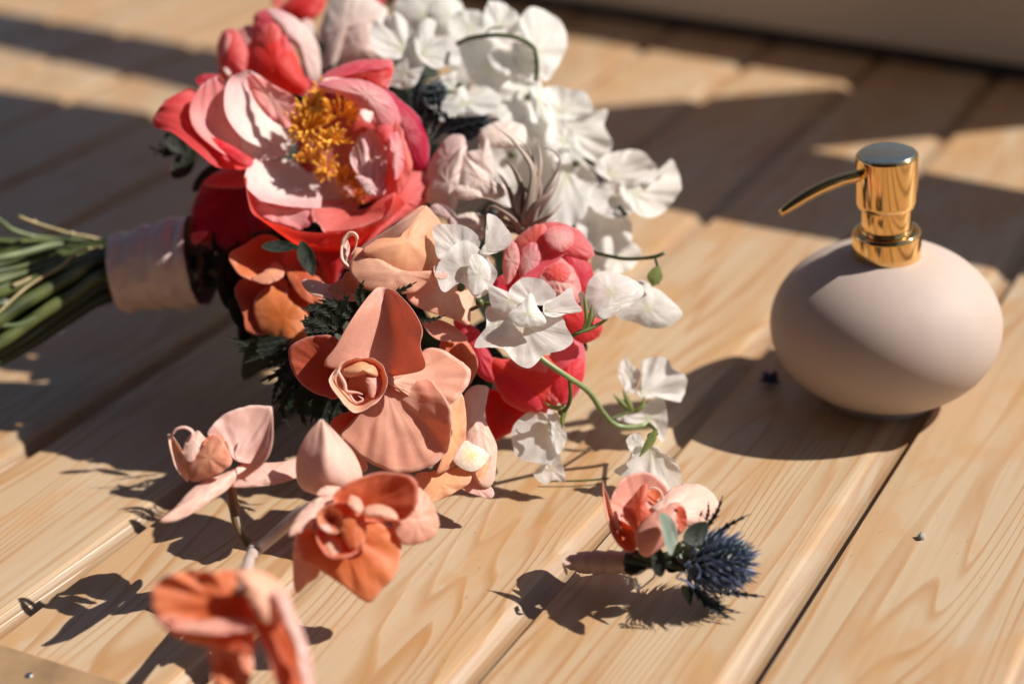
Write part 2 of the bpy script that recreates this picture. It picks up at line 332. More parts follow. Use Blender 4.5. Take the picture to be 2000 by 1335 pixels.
# ---------------------------------------------------------------- table: shiplap pine boards
PD = Vector((.52486, .85119, 0)); PN = Vector((-.85119, .52486, 0))
table = empty('wooden_tabletop', (0, 80, 0), 'pale pine tabletop of wide grooved boards under the flowers and soap dispenser', 'table')
S0 = 18.2 - 10.55 * 5; y0, y1 = 5, 235
prof = [(.03, -1.6), (.03, -1.2), (.15, -1.19), (.16, -.52), (.62, -.50), (.85, -.42), (1.08, -.28), (1.3, -.13), (1.5, -.05), (1.75, 0), (10.49, 0), (10.52, -.03), (10.52, -1.6)]
for i in range(18):
    s = S0 + 10.55 * i
    verts = []; NY = 24
    # board as own object, origin on its axis, x along
    me = bpy.data.meshes.new('plank')
    rr = random.Random(i)
    base = -20 + (s * .62)
    for a in range(NY + 1):
        x = (y0 + (y1 - y0) * a / NY)
        for (q, z) in prof: verts.append(((x - 110) * CM, q * CM, (z + .02 * noise.noise(Vector((x * .03, s, 0)))) * CM))
    n = len(prof); faces = [(a * n + j, (a + 1) * n + j, (a + 1) * n + j + 1, a * n + j + 1) for a in range(NY) for j in range(n - 1)]
    faces += [tuple(range(n)), tuple(NY * n + j for j in range(n - 1, -1, -1))]
    faces = [f[::-1] for f in faces]
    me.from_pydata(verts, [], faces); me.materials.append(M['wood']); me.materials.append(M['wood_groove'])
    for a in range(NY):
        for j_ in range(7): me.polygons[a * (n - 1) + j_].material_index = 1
    me.polygons.foreach_set('use_smooth', [False] * len(me.polygons))
    o = bpy.data.objects.new('plank', me); col.objects.link(o); o.parent = table
    bm = bmesh.new(); bm.from_mesh(me); bmesh.ops.recalc_face_normals(bm, faces=bm.faces); bm.to_mesh(me); bm.free()
    wp = PN * s + PD * 110
    o.matrix_local = Matrix.Translation((wp - Vector((0, 80, 0))) * CM) @ Matrix((PD, PN, Vector((0, 0, 1)))).transposed().to_4x4()
# end batten at the near left corner
a_ = gp(-260, 1188); b_ = gp(200, 1336); dr = (b_ - a_).normalized(); nn = Vector((dr.y, -dr.x, 0))
def box_between(name, a, b, n_, w_, z0, z1, mat, parent, bev=.15):
    V = [a, b, b + n_ * w_, a + n_ * w_]; V = [Vector((p.x, p.y, z0)) for p in V] + [Vector((p.x, p.y, z1)) for p in V]
    o = obj(name, V, [(3, 2, 1, 0), (4, 5, 6, 7), (0, 1, 5, 4), (1, 2, 6, 5), (2, 3, 7, 6), (3, 0, 4, 7)], mat, parent, smooth=False)
    m = o.modifiers.new('bevel', 'BEVEL'); m.width = bev * CM; m.segments = 3
    return o
bt = box_between('end_batten', a_, b_ + dr * 12, nn, 6, .02, .55, M['batten'], table)
pc = gp(57, 1318, .56)
v_, f_ = tube_vf([pc + Vector((0, 0, -.1)), pc + Vector((0, 0, .04)), pc + Vector((0, 0, .06))], [.17, .17, .12], 14)
obj('screw', v_, f_, M['screw'], table)
# wall behind
a_ = gp(1095, 22); b_ = gp(1950, 152); dr = (b_ - a_).normalized(); nn = Vector((-dr.y, dr.x, 0))
if nn.y < 0: nn = -nn
wl = box_between('low_wall', a_ - dr * 90, b_ + dr * 60, nn, 12, 1.2, 10.5, M['plaster'], None, .4)
setp(wl, 'dark grey brown low panel wall behind the table, in shade', 'wall')
wl2 = box_between('under_wall_shade', a_ - dr * 90, b_ + dr * 60, nn * 1.0, 10, .02, 1.2, M['blackgap'], wl, .1); wl2.name = 'gap_shade'  # black box drawn where the gap under the wall lies in shade

# made-up screen standing out of view on the sunny side: boards shaped to throw the banded shade on the far boards
caster = empty('shade_caster', (70, 120, 0), 'added unseen screen on the sunny side beyond the picture, shading the far boards in bands', 'blocker')
def caster_board(poly, t, thick=1.0):
    b0 = [gp(u, v) + SD * t for u, v in poly]; n = len(b0)
    V = b0 + [p + Vector((0, 0, thick)) for p in b0]
    Fc = [tuple(range(n)), tuple(range(2 * n - 1, n - 1, -1))] + [(i, i + n, (i + 1) % n + n, (i + 1) % n) for i in range(n)]
    return obj('caster_board', V, Fc, M['plaster'], caster, smooth=False)
caster_board([(-300, -30), (0, 22), (420, 97), (1180, 232), (1600, 295), (2000, 372), (2400, 450), (2400, 620), (1960, 520), (1500, 440), (1210, 382), (305, 155), (0, 90), (-300, 35)], 44)
caster_board([(1180, 208), (1650, 168), (1745, 162), (1715, 120), (2000, 140), (2400, 170), (2400, 215), (2000, 250), (1600, 290), (1190, 330)], 47)
caster_board([(-400, 115), (0, 175), (300, 222), (1190, 360), (1190, 385), (900, 425), (560, 450), (300, 480), (0, 510), (-400, 530)], 41)
for x_, y_ in ((66, 96), (78, 150)):
    v_, f_ = tube_vf([Vector((x_ + 12, y_, .1)), Vector((x_ + 12, y_, 36))], 1.5, 10); obj('caster_post', v_, f_, M['plaster'], caster)

# ---------------------------------------------------------------- soap dispenser
DB = Vector((20.1, 73.2, 0)); TILT = (0.0, 0.0)
disp = empty('soap_dispenser', DB, 'round matte blush soap dispenser with shiny gold pump', 'soap dispenser')
def lathe(name, prof, mat, parent, seg=96, sub=0):
    V = []; Fc = []
    P = prof
    for (r, z) in P:
        for j in range(seg):
            th = 2 * math.pi * j / seg; V.append(DB + Vector((r * math.cos(th), r * math.sin(th), z)))
    for i in range(len(P) - 1):
        for j in range(seg): Fc.append((i * seg + j, i * seg + (j + 1) % seg, (i + 1) * seg + (j + 1) % seg, (i + 1) * seg + j))
    Fc.append(tuple(range(seg - 1, -1, -1))); Fc.append(tuple((len(P) - 1) * seg + j for j in range(seg)))
    return obj(name, V, Fc, mat, parent)
def rnd_prof(pts, r=.12):                # tiny rounded corners
    out = [pts[0]]
    for i in range(1, len(pts) - 1):
        p = Vector(pts[i]); a = (Vector(pts[i - 1]) - p); b = (Vector(pts[i + 1]) - p); q = min(r, a.length * .45, b.length * .45)
        A = p + a.normalized() * q; B = p + b.normalized() * q
        for t in (0, .25, .5, .75, 1): out.append(tuple((A * (1 - t) ** 2 + p * 2 * t * (1 - t) + B * t * t)))
    out.append(pts[-1]); return out
body = []
for i in range(49):
    th = -math.pi / 2 + math.pi * i / 48
    z = 4.33 + 4.36 * math.sin(th); r = 6.1 * abs(math.cos(th)) ** .94
    if z < .25: z = .25 - (.25 - z) * .3
    if z > 8.5: continue
    body.append((max(r, .01), z))
body[0] = (2.6, .03); body[1] = (3.0, .06)
body = [(0.01, .05)] + body + [(0.01, 8.55)]
bo = lathe('ceramic_body', body, M['ceramic'], disp)
co = lathe('pump_collar', rnd_prof([(.01, 8.0), (1.74, 8.0), (1.78, 8.2), (1.78, 9.72), (1.68, 9.87), (1.45, 9.92), (1.4, 9.82), (.01, 9.82)], .08), M['gold'], disp)
ri = lathe('collar_ring', rnd_prof([(.01, 9.77), (1.36, 9.77), (1.42, 9.89), (1.36, 10.07), (.01, 10.07)], .05), M['gold'], disp)
nk = lathe('pump_neck', rnd_prof([(.01, 10.0), (1.28, 10.0), (1.28, 11.3), (.01, 11.3)], .05), M['gold'], disp)
hd = lathe('pump_head', rnd_prof([(.01, 11.25), (1.46, 11.25), (1.56, 11.5), (1.56, 14.0), (1.5, 14.1), (.01, 14.1)], .07), M['gold'], disp)
tp = lathe('top_disc', rnd_prof([(.01, 14.05), (1.42, 14.05), (1.44, 14.14), (.01, 14.14)], .03), M['goldtop'], disp)
sp0 = DB + Vector((-1.35, -.15, 13.15))
spts = cr([tuple(sp0 + Vector(q)) for q in ((.1, 0, 0), (-.9, -.1, -.08), (-2.0, -.25, -.32), (-3.1, -.4, -.75), (-4.3, -.5, -1.42))], 22)
v_, f_ = tube_vf(spts, [.31] * 6 + [.32] * 8 + [.31, .31, .30, .29, .27, .25, .22, .16], 20)
obj('spout', v_, f_, M['gold'], disp)

for o_ in list(disp.children):            # the pump leans a little, as the bottle stands across a groove
    if o_.name.split('.')[0] != 'ceramic_body':
        pv = Vector((0, 0, 6)) * CM; o_.data.transform(Matrix.Translation(pv) @ Matrix.Rotation(R_(-3.2), 4, 'Y') @ Matrix.Translation(-pv))

skyb = empty('sky_blocker', (-180, -90, -60), 'dark house added out of view behind the camera, with a top panel, to cut sky light', 'sky_blocker')  # made-up wall and overhang, added unseen to block sky light
box_between('wall', Vector((-420, -70, 0)), Vector((90, -110, 0)), Vector((0, -1, 0)), 25, -60, 230, M['sky_blocker'], None, 1).parent = skyb
box_between('sky_blocker_top', Vector((-420, 70, 0)), Vector((90, 50, 0)), Vector((0, -1, 0)), 150, 232, 250, M['sky_blocker'], None, 1).parent = skyb
for o_ in skyb.children: o_.matrix_parent_inverse = Matrix.Translation(-Vector((-180, -90, -60)) * CM)
# small crumbs
def rock(name, c, r, mat, label, cat, seed=1):
    bm = bmesh.new(); bmesh.ops.create_icosphere(bm, subdivisions=2, radius=r)
    for v in bm.verts: v.co *= 1 + .5 * noise.noise(v.co * 4 / r * .4 + Vector((seed, 0, 0)))
    V = [v.co + c for v in bm.verts]; Fc = [tuple(v.index for v in f.verts) for f in bm.faces]; bm.free()
    V = [Vector((v.x, v.y, max(v.z, .004))) for v in V]
    return setp(obj(name, V, Fc, mat, None, smooth=False), label, cat)
rock('wood_crumb', gp(1799, 1047, .1), .2, M['chip'], 'tiny grey crumb lying on the bare right board', 'crumb', 3)
fr_ = random.Random(4); fc = gp(1502, 742, .3); fp = []
for i in range(46):
    d_ = Vector((fr_.uniform(-1, 1), fr_.uniform(-1, 1), fr_.uniform(-.2, 1))).normalized() * fr_.uniform(.35, .75)
    q_ = fc + Vector((fr_.uniform(-.12, .12), fr_.uniform(-.25, .25), 0)); e_ = q_ + d_; e_.z = max(e_.z, .05)
    fp.append(tube_vf([q_, (q_ + e_) / 2 + Vector((0, 0, .05)), e_], [.10, .08, .02], 5))
v_, f_ = merge(fp); setp(obj('fallen_floret', v_, f_, M['floret_dark']), 'small dark blue thistle floret fallen beside the soap dispenser', 'floret')

# ---------------------------------------------------------------- bouquet
BOU[0] = 3.0
bq = empty('bridal_bouquet', gp(620, 760), 'lying bridal bouquet of coral peonies, salmon orchids and white sweet peas tied with ribbon', 'bouquet')
def flower(name, k, c, depth, parent, label=None, r=.5, mat='stem_dark'):
    u, v = px(k, c); p = cp(u, v, depth)
    if p.z < .5: p.z = .5
    bm = bmesh.new(); bmesh.ops.create_icosphere(bm, subdivisions=2, radius=r)
    for q in bm.verts: q.co *= 1 + .25 * noise.noise(q.co * 3 + p)
    V = [q.co + p for q in bm.verts]; Fc = [tuple(q.index for q in f.verts) for f in bm.faces]; bm.free()
    for q in V: q.z = max(q.z, .1)
    o = obj(name, V, Fc, M[mat], parent, label=label); sub_org(o, parent)
    HEADS.append((u, v, depth)); return o
HEADS = []
B = blob
T = dict(tilt=(-.15, .4))
# --- main peony
EDGE[0] = .05; PLEAT[0] = .05; CURL[0] = .9
D = 84
P = flower('peony', 1, (850, 740), D + 3.6, bq, 'large open coral peony with golden stamens, facing the camera', .9)
sheet(1, D, [[(560, 850, -1), (380, 842, .7), (280, 770, 1.0), (150, 668, .6), (60, 640, 0), (48, 600, -.3)],
             [(570, 800, -2), (430, 740, -.3), (300, 660, -.1), (180, 600, 0), (100, 560, 0), (60, 570, -.3)],
             [(600, 740, -3), (440, 660, -1.8), (340, 560, -1.4), (250, 450, -1.2), (190, 462, -.8), (110, 500, -.5)]], M['coral'], P, ruf=.08)
sheet(1, D, [[(560, 805, -1.4), (430, 785, .5), (330, 720, .7), (252, 640, .6), (232, 540, .3), (285, 430, 0)],
             [(580, 770, -2.0), (470, 690, -1.0), (380, 600, -.7), (330, 520, -.5), (330, 450, -.4), (335, 395, -.3)],
             [(620, 740, -2.4), (520, 640, -1.6), (450, 560, -1.2), (430, 480, -1.0), (415, 420, -.8), (385, 378, -.5)]], M['paletip'], P, ruf=.1)
B(1, D - .4, [(195, 618), (260, 640), (380, 695), (460, 740), (545, 800), (535, 838), (430, 822), (330, 760), (270, 712)], M['coral'], P, cup=-.15, tilt=(-.1, .5))
sheet(1, D, [[(720, 785, -2.0), (640, 755, -.9), (510, 700, .1), (425, 600, .5), (404, 500, .4), (428, 400, -.2), (500, 358, -.8)],
             [(740, 740, -2.6), (660, 660, -1.9), (580, 570, -1.6), (530, 480, -1.4), (500, 410, -1.2), (515, 352, -1.0)],
             [(790, 690, -3.0), (785, 600, -3.3), (752, 500, -3.4), (655, 440, -2.8), (590, 385, -2.0), (535, 355, -1.2)]], M['pale'], P, ruf=.09, nu=26, nv=26)
sheet(1, D, [[(640, 800, -2.0), (565, 795, -.4), (518, 850, .8), (512, 930, 1.4), (590, 1010, 1.7)],
             [(740, 800, -2.6), (720, 870, -1.8), (700, 930, -.9), (690, 990, .2), (735, 1035, 1.3)],
             [(840, 830, -2.8), (880, 890, -2.0), (896, 960, -1.0), (893, 1010, 0), (890, 1045, .8)]], M['pale'], P, ruf=.08, nu=24, nv=24)
B(1, D - 1.1, [(525, 935), (600, 1005), (700, 1030), (840, 1035), (842, 1120), (780, 1150), (680, 1120), (570, 1060)], M['paletip'], P, cup=.3, tilt=(0, .7), ruf=.1)
sheet(1, D, [[(620, 1000, -1.5), (640, 1060, -.5), (700, 1150, .3), (760, 1225, .8), (870, 1268, 1.0), (960, 1285, .8)],
             [(545, 930, .4), (560, 1040, 1.0), (620, 1120, 1.5), (720, 1190, 1.9), (810, 1225, 2.0), (930, 1240, 1.8)],
             [(512, 880, 1.2), (524, 1000, 1.9), (560, 1080, 2.3), (680, 1125, 2.5), (800, 1160, 2.6), (930, 1165, 2.4)]], M['coral'], P, rows=True, ruf=.07, nu=30)
sheet(1, D, [[(830, 1268, .8), (960, 1285, .7), (1100, 1240, .3), (1220, 1150, 0), (1330, 1060, -.4)],
             [(860, 1220, 1.8), (1000, 1225, 1.8), (1130, 1180, 1.5), (1230, 1090, 1.2), (1300, 1000, .6)],
             [(900, 1162, 2.3), (1060, 1145, 2.3), (1190, 1098, 2.1), (1240, 1040, 1.8), (1258, 962, 1.3)]], M['coral'], P, rows=True, ruf=.05, nu=28)
B(1, D - .6, [(840, 1058, 1), (930, 1040, 0), (1080, 1052, -.6), (1190, 1015, -.4), (1256, 962, .6), (1243, 1040, 1.2), (1190, 1098, 1.4), (1060, 1146, 1.6), (920, 1166, 1.6)], M['pink'], P, cup=.2, tilt=(0, .3), ruf=.1)
B(1, D + .3, [(1375, 838), (1425, 880), (1467, 932), (1440, 1000), (1330, 1075), (1200, 1165), (1100, 1240), (1210, 1080), (1262, 960), (1300, 890)], M['pink'], P, cup=-.35, tilt=(-.5, .5), ruf=.06)
B(1, D - .2, [(1222, 625), (1278, 612), (1320, 720), (1348, 820), (1322, 900), (1250, 985), (1205, 960), (1228, 850), (1222, 740)], M['pink'], P, cup=-.2, tilt=(.35, .3), ruf=.12)
B(1, D - .1, [(1038, 790), (1058, 730), (1080, 680), (1130, 652), (1190, 690), (1228, 790), (1228, 900), (1200, 985), (1130, 975), (1105, 900), (1060, 860)], M['lilac'], P, center=(1150, 960), cup=.2, tilt=(-.1, .4), ruf=.14, wave=.1, crink=.09)
B(1, D - .8, [(1062, 885), (1110, 884), (1150, 905), (1190, 950), (1160, 985), (1110, 968), (1092, 930)], M['lilac'], P, cup=-.1, tilt=(0, .5), crink=.08)
B(1, D + .2, [(868, 432), (950, 396), (1080, 398), (1190, 440), (1262, 520), (1290, 620), (1240, 662), (1180, 660), (1130, 590), (1060, 520), (960, 462)], M['paletip'], P, cup=-.5, tilt=(-.3, .1), ruf=.1, center=(1120, 480))
B(1, D - .3, [(1085, 555), (1150, 545), (1140, 612), (1108, 605)], M['pale'], P, tilt=(-.3, .6), ruf=.1)
B(1, D + 1.6, [(1190, 430), (1290, 500), (1390, 600), (1432, 720), (1425, 860), (1352, 850), (1300, 740), (1240, 640), (1220, 540)], M['crimson'], P, cup=-.6, tilt=(-.3, .2), ruf=.06)
B(1, D + 2.0, [(880, 410), (940, 350), (1060, 308), (1200, 298), (1255, 318), (1250, 380), (1210, 450), (1080, 420), (960, 420)], M['crimson'], P, cup=-.4, tilt=(-.1, .7), ruf=.08)
B(1, D + 1.8, [(890, 395), (960, 345), (1060, 306), (1200, 296), (1256, 316), (1200, 350), (1080, 372), (960, 400)], M['pink'], P, cup=-.2, tilt=(-.1, .8), ruf=.06)
B(1, D + 2.2, [(850, 440), (950, 440), (1060, 500), (1180, 620), (1230, 800), (1230, 950), (1180, 1060), (1040, 1070), (900, 1050), (780, 830), (780, 560)], M['cavity'], P, center=(960, 860), cup=.6, tilt=(0, .2), ruf=.1)
B(1, D + 1.5, [(880, 860), (960, 880), (1040, 960), (1060, 1045), (960, 1050), (895, 1040), (880, 950)], M['pale'], P, cup=.2, tilt=(0, .5))
B(4, D - 1.0, [(440, 185), (560, 190), (660, 150), (690, 200), (600, 310), (545, 392), (500, 330)], M['coral'], P, cup=-.4, tilt=(-.1, .1))
B(1, D + 2.5, [(232, 1180), (245, 1040), (290, 930), (370, 860), (520, 845), (560, 980), (610, 1090), (640, 1180), (530, 1262), (420, 1270), (310, 1235)], M['crimson'], P, cup=.6, tilt=(.1, -.1), ruf=.1, center=(500, 900))
B(1, D + 1.9, [(300, 925), (370, 862), (520, 840), (520, 930), (430, 945)], M['pink'], P, cup=-.2, tilt=(-.2, .8))  # pink sheet painting the sunlit top of the crimson petal
B(1, D + 1.4, [(235, 1185), (260, 1165), (325, 1160), (300, 1195), (255, 1228)], M['pink'], P, cup=-.05, tilt=(-.3, .6))
B(1, D + 2.6, [(265, 395), (310, 372), (380, 380), (330, 430), (280, 430)], M['crimson'], P)
B(1, D - .5, [(560, 980), (640, 1010), (720, 1030), (730, 1090), (640, 1080), (570, 1040)], M['paletip'], P, cup=-.15, tilt=(0, .8), ruf=.2)
B(1, D - .9, [(1230, 700), (1270, 660), (1300, 740), (1305, 840), (1260, 900), (1240, 800)], M['paletip'], P, cup=-.2, tilt=(-.5, .3), ruf=.2)
B(1, D + .1, [(1170, 640), (1200, 600), (1250, 640), (1250, 720), (1200, 710)], M['pink'], P, cup=-.15, tilt=(-.2, .4), ruf=.2)
B(1, D + .2, [(895, 402), (930, 388), (1000, 395), (1010, 440), (960, 470), (910, 450)], M['pale'], P, cup=-.2, tilt=(-.2, .3), ruf=.2)
B(1, D - .7, [(1080, 1100), (1150, 1070), (1230, 1020), (1250, 1050), (1190, 1110), (1110, 1145)], M['paletip'], P, cup=-.1, tilt=(-.1, .8), ruf=.2)
B(1, D + .4, [(520, 380), (580, 385), (680, 440), (770, 500), (770, 600), (700, 640), (600, 560), (540, 470)], M['paletip'], P, cup=.2, tilt=(.2, .3), ruf=.16)
B(1, D + .9, [(430, 590), (520, 640), (620, 700), (720, 770), (640, 800), (540, 800), (440, 720)], M['pale'], P, cup=.2, tilt=(0, .4), ruf=.18)
B(1, D + .8, [(600, 1000), (720, 960), (860, 1000), (960, 1000), (1080, 1020), (1040, 1080), (900, 1110), (720, 1090)], M['paletip'], P, cup=.2, tilt=(0, .6), ruf=.18)
B(1, D + .5, [(1190, 960), (1240, 880), (1300, 860), (1310, 940), (1250, 1040), (1190, 1060)], M['pink'], P, cup=-.1, tilt=(-.4, .4), ruf=.2)
# stamens
def stamens(k, clusters, depth, parent, mat, seed=3):
    rd = random.Random(seed); parts = []
    for (cu, cv, ru, rv, n, dd, ln) in clusters:
        for i in range(int(n * .7)):
            a = rd.uniform(0, 6.283); q = math.sqrt(rd.random())
            u = cu + math.cos(a) * ru * q; v = cv + math.sin(a) * rv * q
            L_ = ln * rd.uniform(.7, 1.25)
            q2 = rd.random(); u += math.cos(a) * 34 * q2; v += math.sin(a) * 34 * q2 - 16 * q2
            u0 = u - math.cos(a) * (40 + 50 * q) * L_; v0 = v - math.sin(a) * (40 + 50 * q) * L_ + 24
            p0 = cp(*px(k, (u0, v0)), depth - dd + .6)
            p2 = cp(*px(k, (u, v)), depth - dd - .15 - L_ * .45 * (1 - q))
            p1 = (p0 + p2) / 2 + Vector((rd.uniform(-.1, .1), rd.uniform(-.1, .1), rd.uniform(-.05, .12)))
            pts = cr([tuple(p0), tuple(p1), tuple(p2)], 8)
            parts.append(tube_vf(pts, [.04, .045, .05, .052, .055, .066, .064, .03], 6))
    V, Fc = merge(parts); o = obj('stamens', V, Fc, M[mat], parent); o['kind'] = 'stuff'; return o
stamens(1, [(830, 640, 120, 120, 120, -.2, .9), (820, 540, 70, 60, 45, -.3, 1.0), (880, 480, 50, 60, 30, -.8, .9), (940, 700, 90, 60, 45, -.1, .9), (840, 790, 70, 40, 40, .1, .5), (910, 850, 55, 60, 45, -.1, .5), (1020, 900, 80, 50, 60, -.8, .5), (1060, 970, 60, 50, 30, -1.2, .4), (980, 560, 110, 70, 60, -1.4, .5)], D, P, 'stamen')

# --- pink peony behind
D = 90
P = flower('peony', 1, (650, 300), D + 2.5, bq, 'half closed pink peony behind the large peony', .8)
B(1, D, [(378, 340), (370, 230), (398, 160), (435, 142), (480, 160), (530, 280), (510, 390), (440, 400), (385, 392)], M['pink'], P, cup=-.7, tilt=(.3, .3), ruf=.08)
B(1, D + .6, [(470, 180), (500, 135), (550, 128), (600, 150), (590, 280), (520, 330), (490, 260)], M['paletip'], P, cup=-.4, tilt=(0, .3))
B(1, D - .4, [(505, 400), (515, 260), (555, 180), (620, 115), (680, 125), (760, 260), (805, 370), (830, 450), (760, 475), (640, 440), (560, 400)], M['coral'], P, cup=-1.1, tilt=(.1, .35), ruf=.06)
B(1, D + .3, [(560, 150), (555, 80), (600, 48), (660, 52), (715, 110), (700, 170), (640, 160)], M['pink'], P, cup=-.3, tilt=(0, .4))
B(1, D + .5, [(680, 60), (760, 90), (830, 150), (882, 250), (885, 400), (840, 432), (800, 330), (740, 200), (690, 120)], M['mauve'], P, cup=-.5, tilt=(-.6, .2), ruf=.1)
B(1, D - .2, [(762, 385), (830, 392), (885, 430), (860, 470), (775, 472)], M['crimson'], P, cup=-.1)
B(1, D - .8, [(402, 345), (420, 342), (440, 372), (430, 380)], M['pale'], P)
B(1, D - .5, [(560, 200), (600, 130), (660, 118), (690, 170), (660, 280), (610, 340), (570, 290)], M['pink'], P, cup=-.3, tilt=(.3, .3))
B(1, D - .55, [(700, 170), (740, 230), (790, 340), (800, 430), (750, 440), (710, 330), (690, 230)], M['pink'], P, cup=-.25, tilt=(-.5, .2))
B(1, D - .2, [(385, 250), (400, 190), (432, 170), (450, 220), (440, 320), (410, 360), (388, 330)], M['paletip'], P, cup=-.3, tilt=(.4, .2))
B(1, D + .2, [(620, 60), (670, 50), (740, 80), (770, 150), (740, 200), (680, 150)], M['lilac'], P, cup=-.3, tilt=(-.2, .5))
# --- top coral bloom
D = 98
P = flower('peony', 1, (800, 20), D + 2, bq, 'blurred coral bloom at the very top edge of the bouquet', .7)
B(1, D, [(680, 60), (720, 0), (790, -40), (880, -50), (915, 0), (880, 80), (810, 115), (740, 90)], M['coral'], P, cup=-.6, tilt=(0, .5))
B(1, D + 1, [(690, 50), (700, 0), (760, -60), (700, -60), (640, 10)], M['pink'], P)
B(1, D, [(1130, -10), (1200, -30), (1205, 30), (1180, 50), (1140, 30)], M['coral'], P)
B(1, D, [(1240, -20), (1330, -40), (1420, -30), (1400, 12), (1300, 22)], M['coral'], P)
# --- top rose, cream and mauve
D = 93
P = flower('rose', 1, (1050, 150), D + 2.5, bq, 'large cream rose at the top behind the large peony', .7)
B(1, D, [(878, 240), (890, 120), (950, -10), (1040, -60), (1150, -10), (1230, 60), (1160, 125), (1060, 140), (1000, 210), (965, 330), (905, 365)], M['rose'], P, cup=-.8, tilt=(.2, .5), ruf=.08)
B(1, D - .7, [(975, 300), (1000, 195), (1060, 125), (1150, 112), (1170, 230), (1235, 295), (1110, 325), (1010, 330)], M['mauve'], P, cup=-.6, tilt=(-.1, .0), ruf=.06)
B(2, D + 2, [(440, 60), (500, -30), (620, -40), (700, 0), (740, 120), (700, 200), (600, 190), (520, 130)], M['white'], P, cup=-.7, tilt=(-.2, .3), ruf=.14)
B(2, D + 1.5, [(600, 60), (660, -20), (750, 0), (790, 90), (760, 170), (670, 150)], M['white'], P, cup=-.5, tilt=(-.2, .4), ruf=.14)
B(1, D + .5, [(790, 110), (840, 100), (870, 180), (900, 260), (870, 330), (830, 200)], M['pale'], P)
sheet(1, D - 1, [[(880, 215), (905, 220), (905, 270)], [(872, 250), (895, 260), (900, 280)]], M['dark'], P, name='sepal')

# --- sweet peas
EDGE[0] = .015; PLEAT[0] = .02; CURL[0] = .2
def pea(c, k, depth, petals, label, cal=None):
    P = flower('sweet_pea', k, c, depth + .5, bq, label, .22, 'stem'); HEADS.pop()
    for p in petals:
        dd, tl, cup, out = p[:4]; kw = p[4] if len(p) > 4 else {}
        B(k, depth + dd, out, M['white'], P, cup=cup, tilt=tl, **({'ruf': .22, 'rf': 1.7, 'wave': .12} | kw))
    return P
LP = 'white sweet pea '
pea((570, 220), 2, 89, [(0, (-.1, .5), .25, [(338, 160), (365, 100), (420, 75), (470, 60), (520, 115), (570, 190), (520, 260), (440, 278), (370, 245)], dict(center=(500, 240))),
    (-.4, (-.4, .4), .2, [(548, 200), (562, 130), (605, 88), (650, 105), (642, 170), (730, 185), (765, 290), (700, 305), (640, 320), (570, 270)], dict(center=(580, 260))),
    (-.9, (.3, .5), -.2, [(374, 400), (430, 340), (500, 270), (575, 230), (595, 290), (560, 380), (512, 416), (440, 400)])], LP + 'with two round lobes above the large peony')
pea((760, 400), 2, 88.5, [(0, (-.1, .5), .3, [(578, 440), (620, 390), (680, 350), (745, 330), (802, 370), (790, 440), (700, 500), (620, 500)], dict(center=(740, 420))),
    (-.5, (-.2, .5), -.2, [(640, 500), (700, 470), (770, 400), (810, 450), (880, 420), (950, 450), (925, 510), (840, 540), (740, 545), (680, 572)], dict(center=(780, 480)))], LP + 'hanging over the dark thistle heads')
pea((1110, 300), 2, 90, [(0, (-.5, .3), .3, [(1038, 100), (1065, 50), (1110, 32), (1180, 65), (1235, 110), (1258, 180), (1240, 260), (1160, 378), (1122, 310), (1100, 210), (1050, 170)], dict(center=(1110, 250), ruf=.1)),
    (.3, (-.3, .3), .2, [(868, 80), (885, 20), (910, 2), (980, 25), (1035, 75), (1035, 140), (960, 170), (880, 150)], dict(center=(940, 130))),
    (.2, (-.1, .3), .1, [(1000, 210), (1060, 200), (1110, 260), (1120, 350), (1090, 390), (1020, 330)])], LP + 'with a broad veined back petal at the top right')
pea((900, 300), 2, 91, [(0, (-.2, .4), .3, [(750, 210), (820, 180), (900, 185), (1000, 215), (1060, 250), (1060, 340), (990, 400), (900, 425), (810, 370)], dict(center=(900, 330))),
    (.8, (0, .4), .2, [(700, 110), (760, 50), (860, 60), (900, 140), (860, 210), (760, 210)]),
    (-.6, (-.3, .6), -.1, [(890, 260), (950, 230), (1020, 290), (1000, 350), (930, 330)])], LP + 'under the arching green stem at the top')
pea((1080, 450), 2, 89, [(0, (-.2, .4), .3, [(935, 440), (980, 380), (1050, 350), (1110, 400), (1140, 470), (1180, 610), (1100, 610), (1000, 590), (930, 540)], dict(center=(1090, 420))),
    (-.5, (-.5, .3), -.2, [(1080, 370), (1120, 340), (1150, 440), (1190, 590), (1140, 600), (1090, 480)])], LP + 'in the middle of the white cluster')
pea((1230, 540), 2, 90, [(.4, (-.2, .5), .25, [(1130, 430), (1200, 400), (1270, 415), (1340, 430), (1378, 510), (1320, 540), (1240, 560), (1150, 540)], dict(center=(1230, 520))),
    (0, (-.3, .3), .3, [(1155, 560), (1240, 545), (1340, 530), (1442, 508), (1430, 590), (1468, 670), (1400, 765), (1310, 720), (1210, 700)], dict(center=(1230, 600)))], LP + 'with a pointed corner above the dark gap, right of the cluster')
pea((1420, 780), 2, 88, [(.2, (-.2, .5), .3, [(1385, 790), (1420, 730), (1500, 702), (1600, 705), (1670, 770), (1680, 830), (1600, 870), (1480, 850)], dict(center=(1450, 820))),
    (0, (-.4, .3), .2, [(1500, 870), (1590, 840), (1660, 810), (1722, 800), (1742, 738), (1788, 860), (1742, 950), (1662, 1012), (1570, 985)], dict(center=(1560, 900))),
    (-.5, (0, .5), .2, [(1340, 930), (1400, 860), (1480, 840), (1550, 880), (1600, 940), (1540, 1000), (1440, 1010)])], LP + 'reaching furthest right over the shaded boards')
